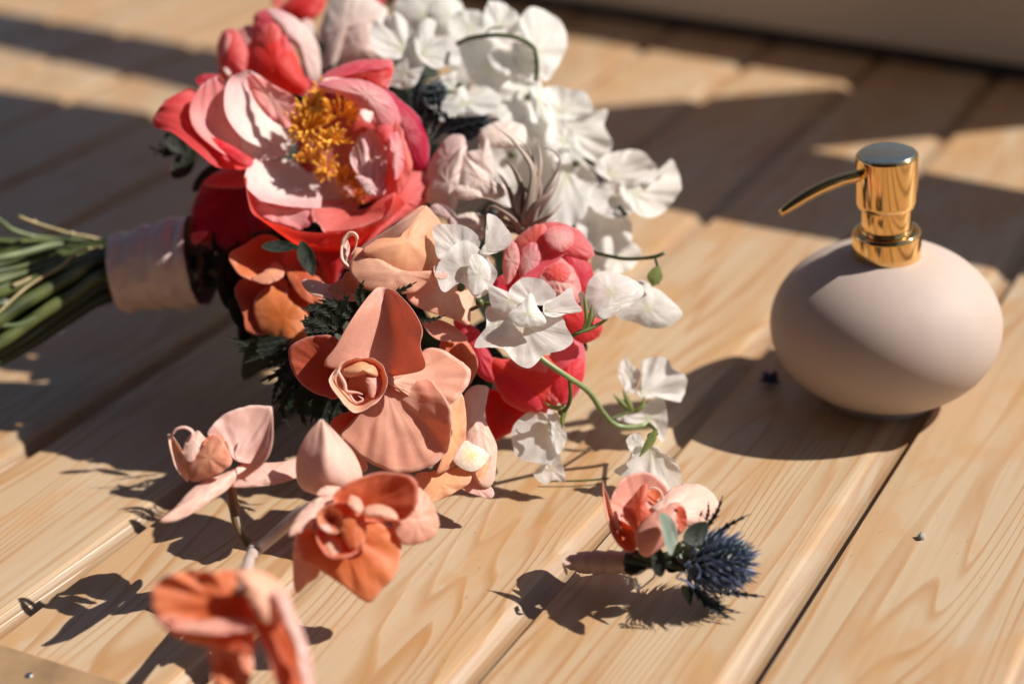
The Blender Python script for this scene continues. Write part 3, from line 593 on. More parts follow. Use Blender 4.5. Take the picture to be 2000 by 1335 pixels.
pea((1400, 940), 2, 87.5, [(0, (0, .3), .3, [(1300, 1040), (1350, 940), (1420, 900), (1520, 960), (1562, 1100), (1500, 1180), (1400, 1180), (1320, 1130)], dict(center=(1420, 930))),
    (.5, (-.2, .4), .2, [(1380, 1175), (1460, 1140), (1560, 1130), (1602, 1170), (1560, 1250), (1450, 1280), (1375, 1260)])], LP + 'blurred, below the rightmost white bloom')
pea((1300, 760), 2, 87, [(0, (-.3, .3), .3, [(1190, 720), (1250, 690), (1330, 740), (1395, 830), (1370, 900), (1340, 1000), (1260, 1062), (1160, 1030), (1190, 880)], dict(center=(1250, 800))),
    (.6, (-.1, .5), .2, [(1180, 560), (1250, 560), (1300, 640), (1330, 720), (1240, 760), (1160, 700)])], LP + 'behind the wispy air plant on its right side')
pea((1000, 720), 2, 87.5, [(.3, (0, .2), .3, [(900, 700), (980, 650), (1080, 640), (1200, 680), (1240, 780), (1220, 950), (1100, 1030), (980, 980), (900, 860)], dict(center=(1060, 900))),
    (1, (0, .4), .2, [(1040, 560), (1120, 560), (1180, 640), (1160, 720), (1060, 700)])], LP + 'seen through the curved air plant leaves')
pea((950, 250), 2, 94, [(0, (-.2, .5), -.4, [(640, 160), (760, 110), (900, 120), (960, 220), (900, 330), (760, 340), (660, 270)]),
    (.3, (-.1, .6), -.4, [(900, 160), (1030, 120), (1120, 200), (1140, 330), (1050, 420), (930, 400), (880, 280)]),
    (.2, (-.1, .6), -.4, [(780, 330), (880, 300), (1000, 340), (1040, 450), (940, 540), (820, 520), (760, 430)])], LP + 'deep inside the white cluster')
pea((1150, 620), 2, 92.5, [(0, (-.2, .5), -.4, [(980, 560), (1100, 520), (1220, 580), (1260, 720), (1180, 800), (1060, 780), (960, 680)]),
    (.2, (-.1, .6), -.4, [(1160, 740), (1280, 700), (1380, 800), (1400, 960), (1300, 1040), (1200, 980), (1140, 860)]),
    (.0, (-.1, .6), -.4, [(860, 640), (960, 600), (1060, 680), (1060, 820), (960, 880), (870, 800)])], LP + 'low in the cluster behind the others')
D = 76
pea((185, 370), 3, D, [(.3, (-.1, .5), .2, [(60, 100), (140, 85), (220, 105), (272, 160), (240, 220), (150, 240), (85, 240), (66, 170)], dict(center=(190, 230), ruf=.1)),
    (.2, (-.3, .4), .15, [(272, 212), (310, 135), (302, 42), (350, 58), (412, 140), (395, 190), (345, 215), (300, 225)], dict(center=(290, 215), ruf=.12)),
    (-.5, (-.1, .35), .2, [(75, 285), (120, 215), (200, 158), (280, 210), (345, 295), (335, 345), (295, 405), (245, 415), (185, 350), (112, 392), (80, 340)], dict(center=(200, 300))),
    (-.8, (-.5, .2), -.15, [(215, 330), (230, 230), (280, 230), (320, 300), (290, 380), (240, 400)])], LP + 'right of the peach folded petals, with an upright ear')
pea((270, 440), 3, 74.5, [(.6, (-.1, .6), .2, [(400, 392), (450, 335), (500, 325), (560, 340), (612, 400), (580, 450), (480, 440)], dict(center=(500, 430), ruf=.1)),
    (.2, (0, .6), -.3, [(308, 365), (350, 372), (430, 405), (520, 440), (500, 475), (400, 485), (330, 468)], dict(ruf=.05)),
    (.1, (-.5, .4), .2, [(560, 440), (620, 410), (678, 372), (700, 430), (728, 478), (660, 490), (610, 505), (560, 490)], dict(center=(560, 480), ruf=.1)),
    (-.3, (-.1, .5), .25, [(242, 640), (280, 570), (340, 530), (440, 500), (560, 480), (640, 500), (660, 550), (692, 610), (640, 652), (560, 670), (530, 700), (482, 738), (420, 700), (380, 650), (310, 640)], dict(center=(470, 540))),
    (-.7, (-.2, .3), -.25, [(400, 490), (450, 450), (500, 395), (530, 460), (570, 525), (520, 545), (440, 545)], dict(ruf=.05)),
    (.0, (.2, .6), .1, [(295, 470), (340, 450), (400, 480), (420, 560), (350, 600), (290, 600), (300, 530)])], LP + 'largest and sharpest, hanging in front of the small peonies')
P = pea((760, 540), 3, 76.5, [(0, (-.2, .45), -.5, [(745, 420), (758, 345), (800, 305), (860, 300), (940, 325), (1002, 370), (990, 415), (900, 480), (820, 515), (762, 480)], dict(ruf=.06)),
    (.3, (.2, .4), -.1, [(712, 400), (735, 390), (758, 440), (740, 480), (722, 440)], dict(ruf=.03)),
    (-.4, (-.2, .6), -.15, [(800, 470), (880, 420), (990, 385), (1000, 410), (900, 482), (830, 512)], dict(ruf=.06))], LP + 'closed bud on its side with a green calyx')
for c in ([[(700, 575), (740, 560), (800, 530), (862, 490)], [(700, 580), (760, 570), (830, 530), (862, 492)]], [[(725, 560), (740, 520), (735, 450), (738, 400)], [(745, 560), (760, 510), (755, 460), (740, 402)]], [[(735, 555), (755, 500), (775, 445)], [(760, 555), (785, 510), (776, 448)]]):
    sheet(3, 75.9, c, M['green'], P, name='calyx', nu=6, nv=12, bulge=.15, ruf=.02)
P = pea((940, 900), 3, 84, [(.2, (.1, .5), .15, [(905, 800), (893, 745), (920, 685), (960, 725), (995, 755), (970, 830), (940, 850)], dict(ruf=.08)),
    (0, (-.2, .4), .2, [(975, 850), (1005, 760), (1000, 700), (1060, 682), (1105, 682), (1140, 735), (1195, 775), (1198, 830), (1165, 888), (1120, 850), (1040, 870)], dict(center=(1000, 850))),
    (-.3, (0, .4), .2, [(878, 955), (960, 925), (1040, 880), (1095, 870), (1115, 990), (1090, 1065), (1045, 1000), (960, 985)], dict(ruf=.12))], LP + 'standing on the wood at the far end of the curved stem')
for c in ([[(950, 935), (900, 900), (865, 845)], [(960, 920), (920, 880), (866, 846)]], [[(940, 930), (920, 880), (910, 825)], [(965, 925), (945, 870), (912, 826)]], [[(950, 935), (990, 900), (1010, 855)], [(975, 935), (1010, 910), (1012, 857)]]):
    sheet(3, 83.2, c, M['green'], P, name='calyx', nu=6, nv=10, bulge=.1, ruf=.02)
P = pea((640, 930), 3, 79, [(0, (0, .35), .25, [(412, 1040), (430, 980), (480, 935), (530, 925), (590, 960), (620, 1050), (600, 1150), (530, 1160), (440, 1130)], dict(center=(590, 980), ruf=.1)),
    (-.3, (-.3, .3), .15, [(575, 920), (620, 940), (658, 1020), (655, 1070), (622, 1120), (590, 1050), (580, 980)], dict(ruf=.1)),
    (-.1, (0, .4), .1, [(560, 1130), (620, 1110), (642, 1170), (655, 1245), (600, 1235), (560, 1255), (512, 1212), (545, 1165)])], LP + 'drooping over the wood below the lower coral peony')
for c in ([[(650, 900), (600, 900), (555, 885)], [(655, 925), (600, 920), (556, 887)]], [[(650, 905), (630, 960), (640, 1005)], [(672, 905), (655, 960), (642, 1007)]]):
    sheet(3, 78.2, c, M['green'], P, name='calyx', nu=6, nv=10, bulge=.1, ruf=.02)
P = pea((1040, 1040), 3, 78.6, [(0, (0, .3), .25, [(870, 1200), (935, 1150), (960, 1080), (1020, 1060), (1080, 1100), (1150, 1155), (1178, 1220), (1150, 1310), (1060, 1300), (960, 1240)], dict(center=(1040, 1090))),
    (-.2, (0, .4), .1, [(928, 1060), (960, 1028), (1000, 1040), (1000, 1100), (960, 1120)])], LP + 'soft and blurred just behind the small orchid boutonniere')
for c in ([[(1060, 1000), (1020, 1050), (985, 1130)], [(1070, 1010), (1055, 1070), (990, 1132)]],):
    sheet(3, 77.8, c, M['green'], P, name='calyx', nu=6, nv=10, bulge=.1, ruf=.02)
P = pea((1065, 340), 3, 82, [(0, (-.2, .4), -.4, [(880, 500), (930, 440), (985, 340), (1040, 360), (1110, 410), (1180, 490), (1120, 545), (1040, 555), (970, 530)], dict(ruf=.12))], LP + 'cream bud hanging from the thin far stem')
sheet(3, 81.4, [[(1050, 280), (1020, 320), (1045, 365)], [(1080, 275), (1092, 330), (1050, 366)]], M['green'], P, name='calyx', nu=6, nv=8, bulge=.12)

# --- small right peonies
EDGE[0] = .05; PLEAT[0] = .05; CURL[0] = .9
D = 79
P = flower('peony', 3, (580, 350), D + 2.2, bq, 'small pink peony behind the largest sweet pea', .7)
B(3, D + 1, [(500, 130), (560, 78), (650, 85), (735, 130), (785, 225), (740, 245), (640, 235), (540, 225)], M['pink'], P, cup=-.5, tilt=(-.2, .7), ruf=.08)
B(3, D + .8, [(425, 160), (500, 100), (560, 90), (590, 180), (580, 260), (500, 280), (440, 230)], M['pink'], P, cup=-.3, tilt=(.2, .4), ruf=.1)
B(3, D + .5, [(650, 230), (740, 235), (778, 300), (775, 400), (740, 420), (690, 420), (680, 320)], M['coral'], P, cup=-.4, tilt=(-.4, .2))
B(3, D - .2, [(510, 330), (560, 260), (620, 238), (690, 270), (722, 360), (712, 440), (620, 430), (530, 380)], M['paletip'], P, cup=-.6, tilt=(-.1, .5), crink=.08, ruf=.1)
B(3, D - .1, [(415, 370), (470, 310), (560, 240), (640, 170), (692, 125), (660, 200), (600, 280), (530, 330), (450, 390)], M['pink'], P, cup=-.1, tilt=(-.1, .6), ruf=.06)
B(3, D - .4, [(384, 180), (415, 160), (440, 190), (448, 260), (420, 330), (385, 355), (372, 270)], M['paletip'], P, cup=-.2, tilt=(.3, .4))
B(3, D + .2, [(318, 360), (360, 320), (420, 300), (490, 340), (470, 400), (390, 410), (330, 390)], M['coral'], P, cup=.1, tilt=(0, .5))
B(3, D + .6, [(640, 500), (700, 440), (770, 470), (822, 530), (805, 590), (740, 622), (680, 590)], M['coral'], P, cup=-.4, tilt=(-.2, .3))
B(3, D - .0, [(440, 250), (470, 190), (520, 170), (545, 230), (510, 310), (460, 340)], M['paletip'], P, cup=-.2, tilt=(.2, .5))
B(3, D + .2, [(560, 120), (620, 95), (680, 110), (690, 170), (640, 210), (580, 190)], M['paletip'], P, cup=-.3, tilt=(-.2, .8))
B(3, D - .5, [(560, 300), (600, 262), (650, 262), (680, 300), (650, 350), (590, 350)], M['pink'], P, cup=-.3, tilt=(-.1, .6), crink=.08)
D = 80
P = flower('peony', 3, (560, 740), D + 2.4, bq, 'round coral red peony low beside the wood, under the curved green stem', .7)
B(3, D + .6, [(590, 640), (650, 600), (705, 588), (742, 650), (740, 770), (700, 860), (640, 900), (590, 800)], M['pink'], P, cup=-.7, tilt=(-.4, .3))
B(3, D - .2, [(322, 760), (315, 690), (400, 690), (520, 660), (610, 700), (645, 790), (630, 880), (560, 938), (450, 925), (372, 870)], M['coral'], P, cup=-1.0, tilt=(0, .2), ruf=.06)
B(3, D - .6, [(500, 730), (560, 700), (590, 760), (610, 840), (625, 890), (585, 880), (540, 810)], M['pink'], P, cup=-.15, tilt=(-.2, .5), ruf=.1)
B(3, D - .5, [(330, 760), (340, 710), (420, 720), (500, 760), (560, 850), (540, 920), (450, 915), (375, 860)], M['coral'], P, cup=-.8, tilt=(.1, .3))
B(3, D - .4, [(590, 800), (640, 740), (690, 700), (735, 690), (738, 770), (690, 860), (630, 890)], M['coral'], P, cup=-.5, tilt=(-.5, .3))
B(3, D - .7, [(400, 690), (480, 680), (560, 700), (570, 750), (500, 750), (430, 730)], M['pink'], P, cup=-.2, tilt=(0, .7))
B(3, D + .0, [(150, 520), (250, 550), (300, 630), (332, 720), (330, 800), (260, 760), (200, 640)], M['coral'], P, cup=-.3, tilt=(-.1, .4))
B(3, D + .8, [(290, 850), (340, 830), (420, 900), (480, 935), (440, 1000), (380, 1040), (335, 1060), (300, 990)], M['crimson'], P, cup=-.2, tilt=(0, .2))

# --- cream rose beside the air plant
D = 84
P = flower('rose', 2, (780, 850), D + 2.2, bq, 'cream rose between the large peony and the air plant', .6)
B(2, D + 1.2, [(605, 800), (650, 700), (700, 640), (770, 628), (790, 700), (750, 800), (640, 860)], M['mauve'], P, cup=-.5, tilt=(.3, .3))
B(2, D + .3, [(618, 860), (680, 780), (755, 690), (778, 680), (770, 800), (750, 930), (715, 1010), (650, 960), (600, 930)], M['rose'], P, cup=-.5, tilt=(.2, .1), ruf=.08)
B(2, D - .1, [(765, 700), (800, 740), (880, 800), (985, 885), (930, 925), (840, 905), (765, 880)], M['rose'], P, cup=-.3, tilt=(0, .5), ruf=.06)
B(2, D + 1.2, [(790, 720), (850, 690), (885, 640), (915, 760), (910, 850), (850, 820)], M['rose'], P, cup=-.3, tilt=(-.2, .2))
B(2, D + 2, [(850, 610), (950, 565), (1060, 590), (1050, 680), (920, 690), (860, 680)], M['rose'], P, cup=-.4, tilt=(-.1, .6))
B(2, D - .5, [(738, 870), (800, 858), (862, 885), (865, 920), (780, 930), (735, 910)], M['rose'], P, cup=-.2, tilt=(0, .4))
B(2, D - .6, [(690, 1020), (640, 1000), (620, 960), (680, 950), (730, 990), (760, 1040), (720, 1080)], M['mauve'], P, cup=-.2, tilt=(0, .4))
B(2, D - .6, [(730, 1015), (790, 990), (860, 1000), (868, 1050), (800, 1080), (740, 1060)], M['rose'], P, cup=-.25, tilt=(0, .4))
B(2, D - .7, [(790, 1060), (860, 1040), (890, 1080), (850, 1120), (800, 1110)], M['rose'], P, cup=-.2, tilt=(0, .4))
EDGE[0] = .012; PLEAT[0] = .012; CURL[0] = .12
# --- air plant
P = flower('air_plant', 2, (1040, 1060), 83, bq, 'wispy air plant with thin purplish brown curled leaves', .3, 'tilly')
AP = [[(1060, 1040), (1090, 900), (1095, 780), (1010, 660), (940, 600)], [(1070, 1030), (1110, 880), (1135, 760), (1118, 640)], [(1060, 1040), (1050, 900), (1010, 790), (960, 740)],
      [(1090, 1040), (1150, 950), (1200, 870), (1232, 785)], [(1100, 1045), (1180, 1000), (1240, 935)], [(1050, 1050), (960, 960), (850, 925), (725, 985)], [(1045, 1070), (940, 1010), (1020, 975), (1085, 1000), (1060, 1040)],
      [(1080, 1050), (1150, 900), (1225, 760), (1190, 700), (1140, 690)], [(1040, 1060), (980, 1000), (900, 960), (880, 1000)], [(1050, 1060), (1020, 950), (1040, 860), (1000, 760)], [(1060, 1070), (1120, 960), (1130, 850), (1080, 700), (1020, 640)],
      [(1040, 1080), (960, 1060), (880, 1010), (760, 1000)], [(1080, 1040), (1110, 960), (1180, 900), (1210, 830)], [(1060, 1050), (1090, 980), (1080, 900), (1030, 850)], [(1030, 1070), (1060, 1090), (1140, 1060), (1220, 1000)], [(1040, 1060), (1000, 920), (970, 850), (930, 800)]]
for i, a in enumerate(AP):
    pts = [px(2, q) for q in a]; n = len(pts)
    c = cr([tuple(cp(u, v, 82.6 - .9 * math.sin(math.pi * j / (n - 1)) + .5 * (i % 4))) for j, (u, v) in enumerate(pts)], 20)
    ww = .32 if i % 3 else .40
    v_, f_ = tube_vf(c, [max(.015, ww * (1 - (j / 19)) ** .8) for j in range(20)], 7, sy=.5)
    obj('leaf', v_, f_, M['tilly'], P)

# --- spiny leaves and thistle heads
def spiny_leaf(k, pts, wd, depth, mat, parent, d=(0, .3), name='leaf', teeth=6):
    p = cr([px(k, q) for q in pts], 40); V = []; rad = []; vn = []
    sc = depth / F; ws = wd / K[k][2]
    for i, (u, v) in enumerate(p):
        t = i / 39; a = p[max(0, i - 1)]; b = p[min(39, i + 1)]; dx, dy = b[0] - a[0], b[1] - a[1]; l = math.hypot(dx, dy) or 1
        ph = (t * teeth) % 1; e = (math.sin(math.pi * min(1, t * 1.02)) ** .6 * (1 - t * .6)) * ws * (.45 + .75 * ph ** 2)
        if t > .985: e = 0
        for s in (-1, -.5, 0, .5, 1):
            f = ws * .9 * ph * (1 if s else 0) * abs(s)
            uu = u - dy / l * e * s + dx / l * f * .5; vv = v + dx / l * e * s + dy / l * f * .5
            V.append(cp(uu, vv, depth - (d[0] + (d[1] - d[0]) * t) - abs(s) * e * sc * .5)); rad.append(abs(s)); vn.append((s * 2, 0, t * 3))
    Fc = [(i * 5 + j, i * 5 + j + 1, (i + 1) * 5 + j + 1, (i + 1) * 5 + j) for i in range(39) for j in range(4)]
    fix_low(V, 'spiny'); return obj(name, V, Fc, M[mat], parent, attrs=(rad, vn))
def plain_leaf(k, out, depth, mat, parent, tilt=(-.1, .3), cup=.1, name='leaf', label=None):
    return B(k, depth, out, M[mat], parent, cup=cup, tilt=tilt, ruf=.04, wave=.03, name=name, label=label, seg=40, rings=7)
def ell(cx_, cy_, a, b, rot):
    c, s = math.cos(R_(rot)), math.sin(R_(rot))
    return [(cx_ + a * x * c - b * y * s, cy_ + a * x * s + b * y * c) for x, y in ((1, 0), (.6, .62), (0, 1), (-.6, .8), (-1, .0), (-.6, -.8), (0, -1), (.6, -.62))]
def thistle(center, axis, r, ln, parent, n=260, spike=.9, seed=2, name='thistle', label=None, mats=('spine', 'spine_tip')):
    """egg shaped head bristling with spines"""
    rd = random.Random(seed); ax = axis.normalized(); s1 = ax.cross(Vector((0, 0, 1))).normalized(); s2 = ax.cross(s1)
    V = []; Fc = []; seg = 16
    for i in range(11):
        t = i / 10; rr = r * .72 * math.sin(math.pi * (.08 + .9 * t)) ** .7
        for j in range(seg):
            th = 6.283 * j / seg; V.append(center + ax * (ln * (t - .5)) + (s1 * math.cos(th) + s2 * math.sin(th)) * rr)
    Fc = [(i * seg + j, i * seg + (j + 1) % seg, (i + 1) * seg + (j + 1) % seg, (i + 1) * seg + j) for i in range(10) for j in range(seg)] + [tuple(range(seg))[::-1], tuple(10 * seg + j for j in range(seg))]
    for q in V: q.z = max(q.z, .05)
    o = obj(name, V, Fc, M['spiny'], parent, label=label); sub_org(o, parent)
    A = []; Bp = []
    for i in range(n):
        t = (i + .5) / n; th = i * 2.39996; q = .04 + .94 * t; rr = r * .7 * math.sin(math.pi * (.08 + .9 * q)) ** .7
        rad_ = s1 * math.cos(th) + s2 * math.sin(th)
        p0 = center + ax * (ln * (q - .5)) + rad_ * rr
        dr_ = (rad_ * (1.1 - .55 * q) + ax * (.15 + .75 * q) + Vector((rd.uniform(-.22, .22), rd.uniform(-.22, .22), rd.uniform(-.22, .22)))).normalized()
        L_ = spike * rd.uniform(.6, 1.15) * (1.1 - .4 * q)
        p1 = p0 + dr_ * L_ * .55; p2 = p0 + (dr_ + ax * .18).normalized() * L_
        if p2.z < .06: p2.z = .06
        A.append(tube_vf([p0, p1, p2], [.05, .04, .006], 5, False))
        if i % 2 == 0:
            p3 = p0 + (rad_ * .8 + ax * .4).normalized() * spike * .5
            Bp.append(tube_vf([p0, p3 * .5 + p0 * .5, p3], [.07, .085, .03], 5))
    v1, f1 = merge(A); a = obj('spines', v1, f1, M[mats[0]], o); a['kind'] = 'stuff'
    v1, f1 = merge(Bp); a = obj('florets', v1, f1, M[mats[1]], o); a['kind'] = 'stuff'
    return o
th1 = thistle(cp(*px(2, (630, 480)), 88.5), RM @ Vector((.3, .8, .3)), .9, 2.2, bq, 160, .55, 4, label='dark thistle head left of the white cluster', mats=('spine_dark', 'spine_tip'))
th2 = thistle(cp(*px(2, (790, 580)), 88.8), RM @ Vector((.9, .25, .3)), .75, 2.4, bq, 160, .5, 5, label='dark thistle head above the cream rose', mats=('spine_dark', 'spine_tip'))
for pts, wd in (([(560, 560), (540, 470), (575, 370)], 30), ([(600, 640), (520, 540), (440, 440)], 30), ([(620, 640), (660, 520), (640, 400)], 26), ([(620, 660), (700, 600), (860, 560)], 26), ([(640, 690), (760, 660), (900, 600)], 30), ([(610, 690), (590, 600), (600, 520)], 40), ([(650, 620), (700, 560), (640, 500)], 40)):
    spiny_leaf(2, pts, wd, 86.3, 'spiny', bq)
# sprig at far left
for out in (ell(170, 720, 78, 40, 42), ell(205, 820, 92, 52, -52), ell(320, 880, 110, 34, -48), ell(420, 840, 110, 30, -10)):
    plain_leaf(1, out, 88, 'dark', bq)
for pts in ([(180, 770), (100, 770), (30, 735)], [(120, 770), (70, 760), (50, 790)], [(150, 775), (100, 740), (80, 720)]):
    spiny_leaf(1, pts, 22, 88.3, 'dark', bq, teeth=2)
# dark leaves between the blooms
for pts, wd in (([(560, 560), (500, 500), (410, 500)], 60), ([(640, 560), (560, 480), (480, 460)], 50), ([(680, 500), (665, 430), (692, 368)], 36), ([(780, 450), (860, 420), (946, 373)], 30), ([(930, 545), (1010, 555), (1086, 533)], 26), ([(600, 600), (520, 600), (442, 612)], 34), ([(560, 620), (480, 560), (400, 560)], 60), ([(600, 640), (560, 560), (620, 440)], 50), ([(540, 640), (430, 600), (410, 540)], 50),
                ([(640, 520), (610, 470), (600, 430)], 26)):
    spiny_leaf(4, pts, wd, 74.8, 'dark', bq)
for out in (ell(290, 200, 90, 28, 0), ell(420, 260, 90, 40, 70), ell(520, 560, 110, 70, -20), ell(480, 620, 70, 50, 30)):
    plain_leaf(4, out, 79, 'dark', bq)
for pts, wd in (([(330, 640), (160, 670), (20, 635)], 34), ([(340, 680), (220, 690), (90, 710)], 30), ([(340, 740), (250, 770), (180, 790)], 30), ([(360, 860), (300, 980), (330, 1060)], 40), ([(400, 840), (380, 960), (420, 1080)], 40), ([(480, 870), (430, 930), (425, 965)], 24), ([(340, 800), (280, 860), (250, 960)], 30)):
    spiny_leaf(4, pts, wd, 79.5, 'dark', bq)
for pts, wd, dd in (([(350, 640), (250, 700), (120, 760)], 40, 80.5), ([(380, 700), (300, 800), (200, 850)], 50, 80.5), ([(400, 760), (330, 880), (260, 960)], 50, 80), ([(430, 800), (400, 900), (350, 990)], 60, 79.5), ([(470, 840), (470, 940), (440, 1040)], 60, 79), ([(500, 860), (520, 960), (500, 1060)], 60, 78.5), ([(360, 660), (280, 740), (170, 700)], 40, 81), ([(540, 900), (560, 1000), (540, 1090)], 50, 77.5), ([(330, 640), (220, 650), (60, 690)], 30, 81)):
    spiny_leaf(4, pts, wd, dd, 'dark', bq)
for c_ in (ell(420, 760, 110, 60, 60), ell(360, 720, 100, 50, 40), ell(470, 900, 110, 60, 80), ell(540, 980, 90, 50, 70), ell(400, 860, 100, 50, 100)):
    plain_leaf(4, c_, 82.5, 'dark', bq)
# hidden foliage that fills the inside of the bouquet
rd = random.Random(11)
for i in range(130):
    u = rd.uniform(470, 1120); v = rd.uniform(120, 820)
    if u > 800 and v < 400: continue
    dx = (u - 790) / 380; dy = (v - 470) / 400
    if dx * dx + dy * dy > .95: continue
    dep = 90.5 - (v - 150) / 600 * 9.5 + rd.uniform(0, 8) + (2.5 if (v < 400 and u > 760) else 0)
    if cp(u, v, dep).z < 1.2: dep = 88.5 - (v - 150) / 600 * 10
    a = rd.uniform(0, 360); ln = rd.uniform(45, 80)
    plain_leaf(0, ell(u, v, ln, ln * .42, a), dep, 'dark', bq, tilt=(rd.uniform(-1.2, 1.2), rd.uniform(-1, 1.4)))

for i in range(230):  # unseen leaves added along sun rays to fill out the bouquet's cast shade
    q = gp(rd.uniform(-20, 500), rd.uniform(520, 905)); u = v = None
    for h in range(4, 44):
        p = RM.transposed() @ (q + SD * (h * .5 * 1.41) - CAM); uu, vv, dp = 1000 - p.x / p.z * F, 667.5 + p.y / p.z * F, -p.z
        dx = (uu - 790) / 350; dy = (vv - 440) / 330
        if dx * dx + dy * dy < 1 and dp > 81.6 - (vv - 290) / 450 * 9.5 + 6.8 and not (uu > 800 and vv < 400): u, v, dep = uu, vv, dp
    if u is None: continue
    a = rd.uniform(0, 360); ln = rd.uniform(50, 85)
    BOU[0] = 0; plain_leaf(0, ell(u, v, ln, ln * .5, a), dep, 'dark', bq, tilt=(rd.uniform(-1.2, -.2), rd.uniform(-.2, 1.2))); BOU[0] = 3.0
# --- peach folded orchid above the centre
TG[:] = [1.25, -.12, .15]
D = 76
P = flower('orchid', 4, (840, 400), D + 2, bq, 'peach orchid with folded petals directly under the large peony', .4)
B(4, D + .8, [(680, 225), (740, 175), (830, 110), (930, 30), (985, 2), (1030, 40), (1065, 95), (1052, 180), (1055, 290), (960, 330), (830, 320), (740, 260)], M['peach'], P, cup=-.9, tilt=(-.5, .3), ruf=.05, thick=.06)
sheet(4, D + .1, [[(690, 235, 0), (780, 200, .2), (900, 120, .5), (985, 8, .3)], [(665, 215, .3), (760, 150, .5), (880, 75, .8), (1000, 2, .3)]], M['orchid_pale'], P, thick=.05, nu=8)  # paler strip painted for the lit edge of the fold
B(4, D - .6, [(640, 240), (655, 205), (720, 225), (800, 275), (870, 312), (960, 325), (1060, 318), (1100, 340), (1060, 360), (1000, 375), (930, 425), (800, 425), (690, 400), (625, 320)], M['orchid'], P, cup=-.5, tilt=(-.1, .2), ruf=.06, thick=.07)
v_, f_ = tube_vf(cr([tuple(cp(*px(4, q), D - .9)) for q in ((625, 300), (590, 260), (590, 190), (625, 140), (658, 150), (655, 200), (630, 245))], 30), [.12] * 12 + [.2] * 10 + [.08] * 8, 8, sy=.45)
obj('tendril', v_, f_, M['orchid_pale'], P)
B(4, D - .4, [(580, 210), (600, 150), (625, 200), (622, 260), (650, 300), (610, 310), (582, 270)], M['orchid_pale'], P, thick=.05)
B(4, D + .3, [(392, 368), (450, 362), (530, 385), (600, 400), (670, 425), (670, 462), (560, 460), (440, 432)], M['orchid_pale'], P, cup=-.15, tilt=(0, .9), ruf=.04, thick=.06)
B(4, D - .1, [(520, 400), (580, 360), (620, 320), (670, 400), (640, 425), (560, 425)], M['peach'], P, tilt=(0, .5), thick=.05)
B(4, D + .7, [(900, 430), (980, 380), (1060, 350), (1140, 375), (1222, 420), (1210, 500), (1200, 580), (1120, 550), (1020, 520), (930, 480)], M['orchid'], P, cup=-.3, tilt=(-.3, .5), ruf=.06, thick=.06)
B(4, D + .4, [(975, 555), (1040, 550), (1120, 580), (1198, 648), (1130, 660), (1050, 650), (1000, 610)], M['orchid'], P, cup=.15, tilt=(0, .6), ruf=.04, thick=.07)
B(4, D + 1.5, [(1080, 640), (1180, 650), (1235, 730), (1242, 790), (1190, 880), (1120, 820), (1060, 720)], M['orchid_deep'], P, cup=-.3, tilt=(-.3, .2), thick=.06)
B(4, D - .5, [(1030, 300), (1070, 290), (1102, 340), (1080, 358), (1040, 350)], M['orchid_pale'], P, thick=.05)
# --- shaded orchid at the left
D = 82
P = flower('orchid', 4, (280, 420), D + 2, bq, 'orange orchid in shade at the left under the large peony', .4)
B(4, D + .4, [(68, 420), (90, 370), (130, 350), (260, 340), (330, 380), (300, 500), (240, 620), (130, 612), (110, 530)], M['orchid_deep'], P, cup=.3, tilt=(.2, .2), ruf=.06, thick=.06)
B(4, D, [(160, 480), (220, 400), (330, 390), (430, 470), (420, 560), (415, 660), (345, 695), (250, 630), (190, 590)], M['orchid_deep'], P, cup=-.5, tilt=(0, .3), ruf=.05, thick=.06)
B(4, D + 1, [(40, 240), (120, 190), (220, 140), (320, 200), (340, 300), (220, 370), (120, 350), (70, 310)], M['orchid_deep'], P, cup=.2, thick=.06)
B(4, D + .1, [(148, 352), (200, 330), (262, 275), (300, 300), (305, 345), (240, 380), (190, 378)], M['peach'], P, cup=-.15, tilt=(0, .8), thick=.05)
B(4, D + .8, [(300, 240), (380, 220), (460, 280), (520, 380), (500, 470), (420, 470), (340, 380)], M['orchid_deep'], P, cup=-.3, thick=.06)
# --- central orchid
D = 73
P = flower('orchid', 4, (760, 850), D + 1.2, bq, 'sharpest salmon orchid at the centre, facing the camera', .35, 'orchid_stem')
sheet(4, D, [[(690, 800, -.2), (505, 778, .9), (560, 680, 1.0), (630, 560, .8), (700, 460, 0), (750, 402, -.8)],
             [(740, 815, -.3), (640, 740, .35), (670, 640, .3), (710, 520, .1), (745, 440, -.5), (765, 397, -.9)],
             [(800, 822, -.4), (800, 720, -.5), (810, 600, -.6), (800, 500, -.6), (790, 440, -.8), (785, 398, -1.0)],
             [(815, 825, -.5), (900, 780, .3), (900, 680, .3), (890, 570, .2), (860, 470, -.1), (810, 402, -.8)],
             [(820, 830, -.4), (985, 790, 1.1), (965, 680, 1.3), (976, 600, 1.2), (925, 500, .7), (850, 418, -.2)]], M['orchid'], P, nu=34, nv=34, thick=.08, ruf=.035)
B(4, D + .5, [(560, 640), (450, 630), (370, 658), (330, 700), (338, 770), (370, 840), (430, 895), (500, 922), (560, 935), (620, 860), (600, 740)], M['orchid_deep'], P, cup=.35, tilt=(.35, .1), ruf=.05, thick=.08, center=(600, 820))
B(4, D + .9, [(800, 830), (850, 785), (960, 780), (985, 700), (1060, 695, .5), (1140, 740, .5), (1208, 798, .8), (1190, 880, .6), (1100, 968, .2), (1000, 960), (900, 920), (830, 880)], M['orchid'], P, cup=-.1, tilt=(-.15, .35), ruf=.04, thick=.08, center=(830, 850))
